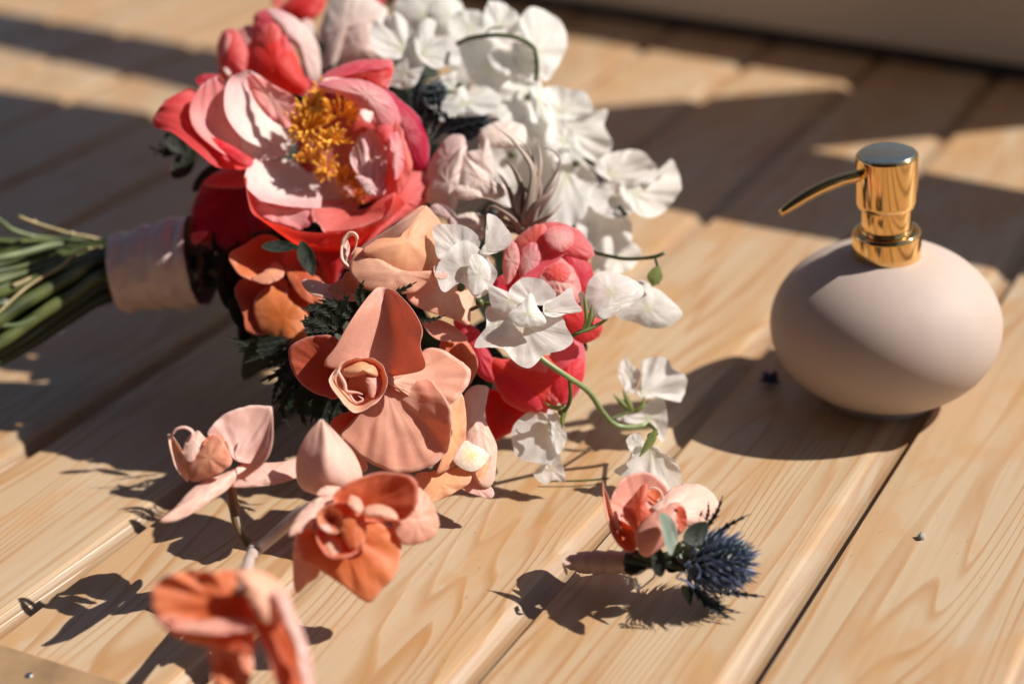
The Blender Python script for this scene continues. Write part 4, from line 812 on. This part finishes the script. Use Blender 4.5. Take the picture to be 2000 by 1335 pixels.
B(4, D - .1, [(790, 870), (850, 860), (905, 905), (1000, 838, .7), (1060, 895, 1.3), (1112, 980, 1.5), (1115, 1080, 1.1), (1095, 1190, .2), (1010, 1265), (900, 1290), (800, 1280), (700, 1230), (620, 1160), (575, 1100), (680, 1060), (750, 960)], M['orchid'], P, cup=-.35, tilt=(.1, .3), ruf=.03, thick=.08, center=(800, 880), rings=16, seg=90)
B(4, D + .2, [(530, 1050), (590, 1005), (690, 985), (750, 960), (760, 1020), (700, 1090), (600, 1130), (560, 1100)], M['orchid_deep'], P, cup=.2, tilt=(.1, .4), thick=.07)
B(4, D + 1.0, [(560, 1100), (640, 1150), (710, 1250), (690, 1290), (620, 1240)], M['orchid'], P, thick=.05)
B(4, D + .9, [(1100, 960), (1160, 900), (1185, 1000), (1180, 1120), (1100, 1260), (1040, 1300), (1085, 1200), (1112, 1080)], M['peach'], P, cup=-.2, tilt=(-.5, 0), thick=.06)
# lip: cup with folded rim
B(4, D - .9, [(525, 850, .5), (550, 795, .3), (610, 750, .2), (700, 735, .1), (775, 765, .2), (805, 840, .5), (785, 920, .8), (710, 985, 1.0), (645, 1000, 1.1), (575, 935, .9)], M['orchid'], P, cup=1.3, tilt=(0, 0), ruf=.16, thick=.05, center=(680, 880), power=2, name='lip')
B(4, D - .6, [(590, 800), (640, 745), (710, 738), (770, 780), (760, 830), (700, 820), (620, 830)], M['peach'], P, cup=-.5, tilt=(0, .5), ruf=.02, thick=.05, name='column_hood')
B(4, D - .8, [(700, 820), (760, 810), (800, 850), (780, 910), (730, 930), (710, 880)], M['orchid'], P, cup=-.2, tilt=(-.4, .2), thick=.05)
for pts, r0 in ((((565, 800), (600, 860), (610, 900), (660, 905), (690, 915)), .09), (((620, 905), (640, 940), (660, 955), (690, 940), (665, 920)), .06), (((528, 850), (560, 820), (580, 780)), .1)):
    v_, f_ = tube_vf(cr([tuple(cp(*px(4, q), D - 1.1)) for q in pts], 20), [r0] * 14 + [r0 * .8, r0 * .7, r0 * .6, r0 * .5, r0 * .4, r0 * .2], 8)
    obj('lip_tendril', v_, f_, M['orchid_pale'], P)
B(4, D - .2, [(650, 920), (690, 900), (720, 930), (690, 960)], M['throat'], P, name='throat')

# --- lower left orchid
D = 69
P = flower('orchid', 5, (390, 400), D + .8, bq, 'pale salmon orchid at the lower left on its brown stalk', .3, 'orchid_stem_pale')
B(5, D + .5, [(290, 205), (330, 145), (380, 105), (480, 72), (555, 75), (582, 82), (580, 180), (575, 260), (540, 330), (440, 330), (400, 300), (370, 230)], M['orchid_pale'], P, cup=.45, tilt=(-.1, .2), ruf=.05, thick=.06, center=(430, 300))
sheet(5, D - .2, [[(400, 400, 0), (470, 355, .3), (530, 250, .5), (570, 150, .4), (582, 78, 0)], [(440, 420, .2), (550, 330, .8), (585, 250, .9), (588, 150, .6), (584, 78, 0)]], M['orchid_pale'], P, nu=8, thick=.05)
sheet(5, D, [[(200, 420, .2), (150, 360, .3), (125, 290, .3), (108, 205, 0)], [(208, 400, -.2), (170, 330, 0), (150, 270, 0), (118, 202, 0)], [(212, 385, -.1), (195, 320, .3), (165, 260, .3), (130, 205, 0)]], M['orchid_pale'], P, nu=10, thick=.05)
v_, f_ = tube_vf(cr([tuple(cp(*px(5, q), D - .1)) for q in ((130, 205), (150, 180), (190, 172), (225, 195), (215, 230), (185, 280), (178, 320))], 26), [.12] * 26, 7, sy=.4); obj('tendril', v_, f_, M['orchid_pale'], P)
B(5, D - .1, [(180, 300), (195, 230), (240, 188), (262, 200), (285, 230), (270, 280), (215, 330)], M['orchid_pale'], P, cup=-.2, tilt=(0, .3), thick=.05)
B(5, D - .5, [(198, 360), (215, 285), (275, 235), (340, 212), (372, 260), (402, 330), (330, 390), (225, 418)], M['peach'], P, cup=-.3, tilt=(.35, .3), ruf=.06, wave=.12, thick=.05, name='lip')
B(5, D - .2, [(270, 260), (290, 215), (350, 210), (375, 250), (400, 320), (350, 300), (320, 270)], M['orchid_deep'], P, tilt=(-.1, .2), thick=.05)
B(5, D - .6, [(65, 600), (140, 540), (190, 480), (250, 430), (370, 378), (470, 330), (540, 260), (566, 255), (540, 320), (450, 390), (360, 470), (240, 550), (140, 598)], M['orchid_pale'], P, cup=-.3, tilt=(-.1, .5), ruf=.05, thick=.06)
B(5, D, [(400, 440), (460, 385), (520, 338), (620, 330), (705, 315), (705, 388), (620, 425), (500, 442)], M['orchid_pale'], P, cup=-.2, tilt=(0, .7), ruf=.04, thick=.06)
# --- small closed petal
P = flower('orchid', 5, (830, 470), 69, bq, 'closed pointed salmon orchid bud petal between the lower orchids', .25, 'orchid_stem_pale')
sheet(5, 68, [[(790, 480, -.5), (710, 440, 0), (692, 330, 0), (730, 220, 0), (800, 137, 0)], [(810, 485, 0), (770, 430, .5), (770, 330, .6), (790, 220, .3), (805, 135, 0)], [(830, 485, 0), (830, 400, .8), (830, 310, .9), (825, 220, .5), (808, 135, 0)], [(860, 480, -.2), (920, 430, .2), (900, 330, .3), (860, 240, .2), (812, 136, 0)], [(900, 470, -.6), (990, 410, -.5), (960, 300, -.4), (890, 215, -.1), (815, 138, 0)]], M['orchid_pale'], P, nu=26, thick=.08, ruf=.01)
B(5, 67, [(786, 470), (820, 440), (880, 440), (910, 455), (860, 480), (800, 485)], M['orchid_pale'], P, cup=-.1, tilt=(0, .8), thick=.06)
# --- middle orchid
D = 65.5
P = flower('orchid', 5, (880, 620), D + 1, bq, 'deep orange orchid hanging over the wood, middle of the lower three', .35, 'orchid_stem')
B(5, D + .4, [(860, 490), (900, 440), (980, 400), (1080, 375), (1200, 388, .5), (1245, 440, .8), (1235, 530, .8), (1180, 590, .3), (1080, 600), (960, 590), (890, 550)], M['orchid_deep'], P, cup=.5, tilt=(-.1, .0), ruf=.05, thick=.07, center=(960, 560))
B(5, D + .9, [(1130, 600), (1190, 560), (1240, 445), (1300, 500), (1340, 600), (1315, 670), (1240, 700), (1170, 695)], M['orchid'], P, cup=-.3, tilt=(-.2, .1), thick=.07)
B(5, D, [(700, 650), (780, 640), (900, 640), (1000, 590), (1100, 610), (1165, 680), (1162, 790), (1130, 860), (1085, 905), (1040, 960), (1005, 962), (900, 885), (800, 820), (715, 765)], M['orchid_deep'], P, cup=-.3, tilt=(-.05, .1), ruf=.05, thick=.08, center=(920, 660), rings=14)
B(5, D + .4, [(678, 760), (695, 640), (765, 590), (760, 700), (800, 830), (745, 880), (690, 918)], M['orchid'], P, cup=-.2, tilt=(.2, 0), thick=.06)
B(5, D + .1, [(655, 660), (700, 570), (760, 510), (820, 485), (892, 490), (860, 540), (770, 600), (710, 650)], M['orchid_pale'], P, cup=-.2, tilt=(0, .5), thick=.07)
B(5, D - .5, [(780, 640, .3), (790, 560, .2), (850, 515, .1), (930, 520, .1), (1000, 580, .2), (1005, 680, .4), (960, 745, .6), (860, 765, .7), (800, 710, .5)], M['orchid_deep'], P, cup=.5, tilt=(0, 0), ruf=.14, thick=.05, center=(860, 640), name='lip')
B(5, D - .9, [(790, 560), (840, 530), (900, 560), (900, 640), (840, 650), (800, 620)], M['throat'], P, cup=.5, tilt=(0, .2), name='throat')
B(5, D - .8, [(1000, 540), (1060, 520), (1130, 545), (1150, 590), (1060, 580), (1010, 575)], M['orchid'], P, cup=-.2, tilt=(0, .6), thick=.05)
B(5, D - 1.0, [(800, 615), (830, 610), (860, 640), (830, 645)], M['orchid_pale'], P, thick=.04)
B(5, D - .8, [(900, 600), (960, 560), (1005, 600), (1000, 680), (950, 720), (905, 680)], M['orchid_deep'], P, cup=-.3, tilt=(-.2, .3), name='lip_lobe')
B(5, D - .75, [(800, 660), (850, 650), (900, 690), (890, 750), (840, 755), (800, 710)], M['orchid'], P, cup=-.15, tilt=(.1, .5), name='lip_lobe')
B(5, D - .6, [(940, 480), (985, 500), (1000, 560), (960, 555), (930, 520)], M['orchid'], P, cup=-.1, tilt=(-.2, .5), name='lip_lobe')
# --- bottom orchid, out of focus
D = 57
P = flower('orchid', 5, (430, 1050), D + 1.2, bq, 'large blurred orange orchid at the bottom edge, nearest the camera', .35, 'orchid_stem')
B(5, D + .4, [(33, 940), (45, 890), (90, 852), (150, 830), (215, 812), (300, 824), (390, 812), (480, 838), (545, 880), (560, 960), (520, 1040), (420, 1052), (300, 1048), (150, 1055), (60, 1022)], M['orchid_deep'], P, cup=.25, tilt=(-.1, .1), ruf=.2, wave=.12, thick=.07, center=(400, 1000))  # deep tone puts the shade inside the cap into its colour
B(5, D - .1, [(38, 1000), (110, 1035), (250, 1052), (400, 1038), (500, 1050), (470, 1092), (330, 1110), (180, 1096), (80, 1062)], M['orchid'], P, cup=-.05, tilt=(0, .8), ruf=.1, thick=.05)
B(5, D + .3, [(60, 1040), (180, 1085), (330, 1100), (480, 1080), (450, 1150), (300, 1165), (150, 1120)], M['orchid_deep'], P, cup=-.1, tilt=(0, -.2), ruf=.1, thick=.05)
B(5, D + .1, [(420, 822), (530, 822), (620, 880), (672, 960), (650, 1040), (560, 1060), (500, 1000), (455, 900)], M['orchid'], P, cup=-.3, tilt=(-.3, .3), ruf=.16, thick=.06)
B(5, D - .2, [(490, 1040), (560, 980), (640, 1000), (700, 1100), (745, 1200), (760, 1335), (740, 1430), (640, 1430), (600, 1330), (560, 1200)], M['orchid_deep'], P, cup=.25, tilt=(-.1, .2), ruf=.16, thick=.06)
B(5, D - .7, [(590, 900), (650, 925), (680, 1000), (725, 1100), (762, 1220), (772, 1335), (765, 1430), (735, 1430), (712, 1240), (672, 1120), (630, 1020), (595, 950)], M['orchid_pale'], P, cup=-.05, tilt=(-.3, .2), ruf=.1, thick=.05)  # pale strip added as the sunlit rim of the right petal
B(5, D + .8, [(300, 1160), (380, 1130), (460, 1150), (500, 1240), (480, 1330), (450, 1430), (330, 1430), (310, 1300)], M['throat'], P, cup=.2, ruf=.2, name='throat')
B(5, D + .1, [(310, 1130), (400, 1075), (480, 1060), (510, 1130), (490, 1210), (420, 1190), (350, 1180)], M['orchid_deep'], P, cup=-.15, tilt=(0, .3), ruf=.2, name='lip')
B(5, D + .5, [(330, 1230), (400, 1210), (440, 1270), (410, 1350), (350, 1330)], M['orchid_deep'], P, ruf=.25, name='lip_lobe')
# --- cream lipped orchid on the right side
D = 76
P = flower('orchid', 3, (230, 1120), D + 1.5, bq, 'pale orchid with a cream yellow lip, seen from the side at the right', .3, 'orchid_stem_pale')
B(3, D + .5, [(195, 870), (225, 820), (275, 808), (310, 825), (275, 880), (300, 980), (345, 1080), (342, 1160), (330, 1250), (280, 1270), (220, 1180), (200, 1020)], M['orchid_pale'], P, cup=-.3, tilt=(-.3, .2), ruf=.04, thick=.06)
B(3, D - .3, [(130, 1160), (170, 1070), (190, 960), (185, 870), (205, 900), (215, 1040), (180, 1150), (100, 1200), (75, 1190)], M['peach'], P, cup=-.2, tilt=(-.3, .2), thick=.06)
B(3, D - .5, [(148, 1140), (165, 1085), (215, 1058), (275, 1070), (308, 1110), (300, 1150), (250, 1195), (190, 1185)], M['cream'], P, cup=-.35, tilt=(-.3, .5), ruf=.08, name='lip')
B(3, D - .4, [(250, 1180), (300, 1110), (322, 1130), (300, 1200), (270, 1240)], M['peach'], P, cup=-.1)
B(3, D - .2, [(205, 1200), (270, 1230), (330, 1280), (320, 1318), (240, 1300), (180, 1270), (210, 1240)], M['orchid_pale'], P, cup=-.1, tilt=(0, .7), thick=.05)
B(3, D - 1.2, [(-20, 1210), (60, 1195), (140, 1175), (222, 1195), (225, 1245), (160, 1290), (90, 1325), (20, 1340), (-40, 1280)], M['peach'], P, cup=-.3, tilt=(0, .6), thick=.06)

# --- orchid stalks, pea stems, tied stems
def stem(k, pts, r, mat, depth=None, parent=None, name='stem', n=28, seg=12, label=None):
    P3 = [tuple(cp(*px(k, p[:2]), p[2] if len(p) > 2 else depth)) for p in pts]
    c = cr(P3, n)
    c = [Vector((x, y, max(z, .3))) for x, y, z in c]
    rr = r if isinstance(r, list) else [r * (1 + .12 * noise.noise(Vector((i * .4, SEED[0], 0)))) for i in range(n)]
    SEED[0] += 1
    v_, f_ = tube_vf(c, rr, seg); return obj(name, v_, f_, M[mat], parent or bq, label=label)
stem(5, [(395, 430, 69.8), (408, 520, 69.5), (430, 620, 69.2), (470, 690, 69), (500, 725, 68.9)], .24, 'orchid_stem', label='brown orchid stalk')
stem(5, [(470, 860, 60), (470, 810, 64), (500, 740, 68.5), (560, 690, 68.2), (640, 620, 67.8), (720, 550, 67.5), (820, 520, 67.2), (900, 500, 70)], .27, 'orchid_stem_pale', label='pale mauve orchid stalk')
stem(5, [(470, 850, 58.5), (440, 930, 57.8)], .26, 'orchid_stem_pale', n=8)
rock_v = cp(*px(5, (500, 728)), 68.8)
v_, f_ = tube_vf([rock_v + Vector((-.15, -.1, -.3)), rock_v, rock_v + Vector((.1, .05, .3))], [.22, .34, .24], 12); obj('stem_node', v_, f_, M['orchid_stem_pale'], bq)
stem(3, [(380, 500, 78), (460, 600, 76.5), (545, 690, 76), (660, 770, 76.5), (760, 840, 78.5), (820, 930, 80.5), (880, 990, 81.5), (960, 1000, 81.8), (1028, 982, 82)], .15, 'stem_pea', label='long curved green sweet pea stem')
stem(3, [(672, 780, 76.7), (678, 850, 77), (668, 900, 77.2), (645, 930, 77.3)], .1, 'stem', n=12)
stem(3, [(860, 960, 81.2), (900, 945, 82.4), (940, 930, 83.4)], .09, 'stem', n=10)
stem(3, [(1028, 982, 82), (1050, 1000, 80.5), (1065, 1030, 79)], .09, 'stem', n=10)
stem(3, [(640, 620, 77.5), (700, 580, 76.6), (745, 560, 76.5)], .11, 'stem', n=10)
stem(3, [(230, 470, 77), (290, 445, 76), (330, 440, 76)], .1, 'stem', n=8)
stem(3, [(740, 200, 84), (830, 225, 83), (920, 242, 82.6), (1000, 240, 82.3), (1060, 232, 82.1), (1100, 215, 82)], .1, 'stem', n=20, label='thin far stem of the cream bud')
stem(3, [(1058, 234, 82.1), (1072, 290, 82)], .08, 'stem', n=6)
stem(3, [(560, 1262, 81), (620, 1270, 81), (720, 1283, 81), (800, 1275, 81), (850, 1262, 81)], .05, 'stem', n=16)
stem(2, [(745, 205, 88.6), (800, 180, 88), (880, 167, 87.6), (970, 166, 87.5), (1050, 185, 87.6), (1105, 225, 88.2)], .13, 'stem', label='arching green stem over the white cluster')
stem(2, [(1105, 225, 88.2), (1118, 300, 88.3), (1112, 380, 88.5)], .12, 'stem', n=12)
stem(2, [(880, 160, 88.6), (900, 135, 88.8), (960, 128, 89)], .06, 'stem', n=10)
stem(2, [(1330, 740, 89), (1390, 770, 88.5), (1420, 790, 88.2)], .16, 'stem', n=10)
stem(2, [(1500, 960, 87), (1530, 1000, 86.8)], .14, 'stem_dark', n=6)
TS = [([(-60, 230, 88), (0, 262, 88.5), (70, 320, 89), (160, 352, 89.5), (260, 372, 90), (700, 420, 90), (1200, 470, 89)], .22, 'stem_teal'),
      ([(-80, 395, 88.5), (100, 402, 89), (300, 402, 89.5), (500, 395, 90), (700, 415, 90), (1200, 500, 89)], .34, 'stem'),
      ([(-80, 520, 87), (150, 470, 88), (350, 420, 89), (600, 408, 89.7), (1200, 520, 89)], .3, 'stem_teal'),
      ([(-80, 600, 86.8), (120, 560, 87.8), (350, 500, 88.8), (650, 440, 89.5), (1200, 540, 89)], .22, 'stem'),
      ([(-80, 670, 86.2), (150, 600, 87.4), (400, 520, 88.5), (650, 450, 89.4), (1200, 560, 88.6)], .3, 'stem'),
      ([(118, 236, 87.8), (220, 277, 88.2), (350, 318, 88.6), (460, 350, 89), (540, 362, 89.3), (700, 400, 90)], .13, 'twig'),
      ([(-40, 880, 85), (100, 745, 85.8), (200, 665, 86.5), (300, 605, 87), (390, 552, 87.4), (500, 460, 88), (690, 430, 89.8)], .13, 'twig'),
      ([(-80, 950, 85), (60, 850, 85.6), (200, 760, 86.3), (420, 640, 87.3), (700, 500, 88.6), (1200, 580, 88)], .55, 'stem'),
      ([(-80, 760, 86), (150, 670, 86.8), (400, 560, 87.8), (700, 470, 89), (1200, 560, 88.4)], .4, 'stem'),
      ([(-80, 1090, 84.8), (60, 1000, 85.4), (200, 900, 86), (450, 740, 87), (740, 580, 88.2), (1240, 620, 87.6)], .5, 'stem'),
      ([(-80, 1140, 86), (150, 1000, 86.8), (450, 800, 87.6), (740, 640, 88.4), (1240, 650, 87.8)], .52, 'stem_dark'),
      ([(-80, 1180, 87), (150, 1060, 87.6), (450, 870, 88.2), (760, 700, 88.8), (1260, 690, 88.2)], .55, 'stem_dark'),
      ([(-80, 850, 88), (150, 760, 88.5), (420, 650, 89), (720, 560, 89.5), (1240, 600, 89)], .5, 'stem_dark'),
      ([(-80, 700, 89), (150, 640, 89.5), (420, 540, 90), (720, 480, 90.5), (1240, 560, 90)], .5, 'stem_dark'),
      ([(-80, 1000, 88), (150, 900, 88.6), (420, 760, 89.2), (720, 640, 89.8), (1240, 660, 89)], .55, 'stem_dark'),
      ([(-80, 500, 90), (200, 480, 90.5), (720, 440, 91), (1240, 520, 90)], .45, 'stem_dark'),
      ([(-80, 930, 85.1), (120, 925, 85.5), (280, 840, 86.2), (420, 740, 87), (740, 600, 88.3)], .2, 'stem_teal'),
      ([(80, 680, 86.3), (180, 640, 86.8), (280, 600, 87.3), (420, 540, 88)], .2, 'twig')]
rs = random.Random(8)
for pts, r, m in TS: stem(8, pts, r * .72, m, n=26, seg=14)
for i in range(26):
    y_ = 420 + i * 29; yr = 380 + i * 14; m = ('stem_dark', 'stem', 'stem_dark', 'stem_teal')[i % 4] if i < 15 else 'stem_dark'
    stem(8, [(-80, y_ + rs.uniform(-20, 20) + 60, 88.5 - i * .12), (200, y_ * .5 + yr * .5 + rs.uniform(-15, 15), 89), (480, yr + (y_ - yr) * .22 + 20, 89.4), (740, yr + 20, 89.6), (1200, 500 + i * 7, 89)], rs.uniform(.16, .26), m, n=26, seg=10)
for (u, v) in ((220, 277), (460, 350)):
    c = cp(*px(8, (u, v)), 88.3 if u < 300 else 89); v_, f_ = tube_vf([c + Vector((-.1, 0, 0)), c, c + Vector((.1, 0, 0))], [.15, .2, .15], 10); obj('stem_node', v_, f_, M['twig'], bq)
# stems fanning from the ribbon into the blooms
rd = random.Random(5)
for (u, v, d) in HEADS[:]:
    if u < 560 and v > 800: continue
    if v > 750 or u > 1080: continue
    sp = [(400, 515 + rd.uniform(-45, 45), 88.6 + rd.uniform(-1, 1)), ((400 + u) / 2, (515 + v) / 2 + 20, (88.6 + d) / 2 + 2.2), (u, v, d + .3)]
    stem(0, sp, .2, 'stem_dark', n=14, seg=8)
# ribbon: hand wound band
rings = []; NS = 96
A0 = cp(232, 532, 89.2); A1 = cp(392, 508, 88.3); ax = (A1 - A0); ln_ = ax.length; ax.normalize(); e1 = (RM @ Vector((0, 1, 0))); e1 = (e1 - ax * e1.dot(ax)).normalized(); e2 = ax.cross(e1)
V = []; rad = []; vn = []; NR = 60
for i in range(NR):
    t = i / (NR - 1)
    for j in range(NS):
        th = 6.283 * j / NS; r = 2.12 + .42 * t
        fold = .06 * math.sin(t * 19 + 2 * math.sin(th)) + .10 * noise.noise(Vector((math.cos(th) * 1.5, math.sin(th) * 1.5, t * 3)))
        fold += .07 * abs(math.sin(t * 9.4 + .8)) ** 8 + .09 * noise.noise(Vector((math.cos(th + t) * 4, math.sin(th + t) * 4, t * 9))) + .05 * abs(noise.noise(Vector((math.cos(th) * 7, math.sin(th) * 7, t * 5))))
        sk = .35 * math.sin(th) * (1 - t) - .1 * math.cos(th * 2)
        V.append(A0 + ax * (ln_ * t + sk * .6) + (e1 * math.cos(th) + e2 * math.sin(th) * .95) * (r + fold)); rad.append(t); vn.append((t, 0, 0))
Fc = [(i * NS + j, i * NS + (j + 1) % NS, (i + 1) * NS + (j + 1) % NS, (i + 1) * NS + j) for i in range(NR - 1) for j in range(NS)]
ro = obj('ribbon', V, Fc, M['ribbon'], bq, attrs=(rad, vn)); thicken(ro, .06)

# ---------------------------------------------------------------- boutonniere
BOU[0] = 0.0
bt = empty('boutonniere', gp(1290, 1150), 'small salmon orchid boutonniere with a blue thistle on the wood', 'boutonniere')
D = 68.5
P = flower('orchid', 6, (830, 640), D + 1.2, bt, None, .3, 'stem_dark')
B(6, D + .9, [(605, 440), (608, 340), (650, 240), (700, 185), (765, 150), (860, 145), (940, 190), (1003, 275), (970, 350), (900, 420), (800, 440), (700, 490), (640, 480)], M['orchid'], P, cup=.55, tilt=(-.1, .3), ruf=.04, thick=.06, center=(790, 450))
sheet(6, D + .2, [[(700, 640, 0), (625, 590, .3), (585, 480, .3), (555, 330, .2), (548, 205, 0)], [(720, 620, -.3), (650, 560, 0), (605, 450, 0), (575, 320, 0), (552, 205, 0)], [(740, 600, -.3), (690, 540, .1), (625, 430, .2), (595, 330, .1), (560, 240, 0)]], M['orchid'], P, nu=12, thick=.06)
B(6, D - .1, [(585, 330), (600, 420), (640, 460), (720, 500), (785, 560), (785, 660), (755, 692), (710, 685), (650, 630), (610, 540)], M['orchid_deep'], P, cup=.3, tilt=(.2, .2), thick=.06)
B(6, D - .4, [(690, 400), (760, 310), (842, 222), (862, 290), (845, 370), (880, 430), (840, 520), (780, 560), (720, 480)], M['orchid_deep'], P, cup=-.3, tilt=(.2, .2), thick=.05)
v_, f_ = tube_vf(cr([tuple(cp(*px(6, q), D + .1)) for q in ((850, 290), (880, 255), (930, 262), (962, 310), (945, 360), (910, 395), (880, 385))], 26), [.05] * 26, 7); obj('lip_tendril', v_, f_, M['orchid_pale'], P)
B(6, D + .3, [(850, 300), (885, 265), (930, 270), (955, 315), (940, 360), (890, 360)], M['orchid_deep'], P, cup=.15, thick=.04)
B(6, D + .1, [(845, 350), (900, 350), (960, 320), (920, 400), (870, 430)], M['orchid_pale'], P, tilt=(0, .5), thick=.04)
B(6, D + .5, [(880, 410), (950, 330), (1040, 248), (1140, 226), (1240, 240), (1310, 295), (1350, 375), (1300, 460), (1220, 500), (1130, 515), (1060, 430)], M['orchid_pale'], P, cup=-.5, tilt=(-.2, .45), ruf=.04, thick=.06, center=(980, 420))
B(6, D - .7, [(780, 570), (850, 460), (960, 385), (1060, 352), (1120, 400), (1132, 510), (1095, 560), (1010, 620), (920, 690), (860, 728), (800, 690)], M['orchid'], P, cup=-.6, tilt=(-.1, .1), ruf=.04, thick=.06)
B(6, D - .75, [(1060, 440), (1070, 375), (1115, 400), (1133, 500), (1090, 560), (1070, 510)], M['orchid_deep'], P, cup=.1, tilt=(-.2, .1), thick=.05)
plain_leaf(6, [(936, 432), (970, 425), (1020, 455), (1055, 510), (1070, 590), (1050, 660), (1018, 718), (985, 660), (965, 570), (945, 490)], D - 1.9, 'eucalyptus', bt, (-.2, .3), label='pale grey green leaf')
plain_leaf(6, [(1105, 610), (1125, 540), (1190, 492), (1272, 490), (1270, 560), (1240, 620), (1180, 650)], D - 1.1, 'dark', bt, (-.2, .1))
plain_leaf(6, [(890, 700), (930, 660), (972, 700), (988, 780), (962, 860), (910, 842), (888, 770)], D - 1.0, 'dark', bt, (.4, .1))
plain_leaf(6, [(700, 810), (750, 690), (860, 700), (890, 780), (800, 850), (740, 850)], D + .2, 'dark', bt)
plain_leaf(6, [(1070, 650), (1130, 600), (1200, 640), (1210, 720), (1130, 790), (1060, 740)], D + .3, 'eucalyptus', bt)
plain_leaf(6, [(990, 700), (1060, 650), (1110, 760), (1060, 830), (990, 820)], D + .5, 'dark', bt)
plain_leaf(6, [(1090, 930), (1140, 930), (1170, 1000), (1160, 1060), (1120, 1020)], D - .2, 'eucalyptus', bt)
def stem6(pts, r, m, depth, name='stem', par=None): return stem(6, [p + (depth,) for p in pts], r, m, parent=par or bt, name=name, n=16)
stem6([(1090, 620), (1150, 650), (1215, 690)], .06, 'stem_teal', D - .7)
stem6([(700, 740), (850, 760), (1000, 770), (1120, 790)], .3, 'stem_dark', D + .4)
stem6([(760, 700), (900, 740), (1040, 700), (1100, 640)], .2, 'stem_dark', D + .2)
# taped handle with overlapping wraps
h0, h1 = gp(*px(6, (318, 765)), 1.0), gp(*px(6, (750, 765)), 1.6); hax = (h1 - h0)
hp = []; hr = []
for i in range(120):
    t = i / 119; hp.append(h0 + hax * t); w_ = (t * 4.2 + .3) % 1
    hr.append((.27 + .22 * min(1, t * 3.2)) * (1 if t > .02 else .6) + .10 * (1 - w_) - .04 * max(0, t - .6))
v_, f_ = tube_vf(hp, hr, 28); obj('taped_handle', v_, f_, M['tape'], bt)
v_, f_ = tube_vf([h0 - hax * .035, h0 - hax * .02, h0 + hax * .03, h0 + hax * .08], [.1, .27, .33, .36], 20); obj('handle_tip', v_, f_, M['steel'], bt)
sheet(6, 69.4, [[(300, 750, .3), (275, 765, .5), (283, 810, .5), (300, 850, .3)], [(335, 770, .5), (300, 790, .7), (312, 820, .6), (310, 852, .3)]], M['tape'], bt, nu=6, nv=12, name='tape_end')
stem6([(700, 878), (730, 860), (800, 840), (880, 800), (915, 850), (860, 905), (785, 955), (765, 890), (790, 880)], .045, 'steel', D - .3, 'pin')
stem6([(715, 870), (722, 915)], .07, 'steel', D - .3, 'pin'); stem6([(770, 870), (803, 940)], .07, 'steel', D - .3, 'pin')
tc_ = gp(*px(6, (1330, 770)), 2.1); tax = RM @ Vector((1.0, -.02, .1))
thistle(tc_, tax, 1.15, 2.7, bt, 280, 1.2, 8, name='thistle_head')
for pts, wd, dd in (([(1240, 560), (1330, 430), (1376, 308)], 34, .2), ([(1280, 620), (1400, 520), (1565, 432)], 34, .3), ([(1240, 520), (1275, 430), (1278, 345)], 24, -.2), ([(1200, 560), (1215, 470), (1238, 405)], 24, -.2),
                    ([(1180, 930), (1300, 1060), (1455, 1195)], 60, .5), ([(1200, 960), (1350, 1070), (1495, 1130)], 50, .2), ([(1300, 960), (1480, 980), (1665, 1000)], 40, .2), ([(1150, 900), (1250, 1020), (1400, 1180)], 60, .2), ([(1130, 850), (1160, 960), (1150, 1060)], 34, .4)):
    spiny_leaf(6, pts, wd, 68.6 - dd, 'spiny', bt, name='bract')
for (a, b, c) in (((1110, 790), (1150, 760), (1120, 850)), ((1090, 870), (1130, 900), (1180, 940)), ((1190, 770), (1220, 830), (1200, 880)), ((1100, 830), (1060, 870), (1130, 890))):
    stem6([a, b, c], .045, 'spine', 67.0, 'floret')
print('LOW', LOW)
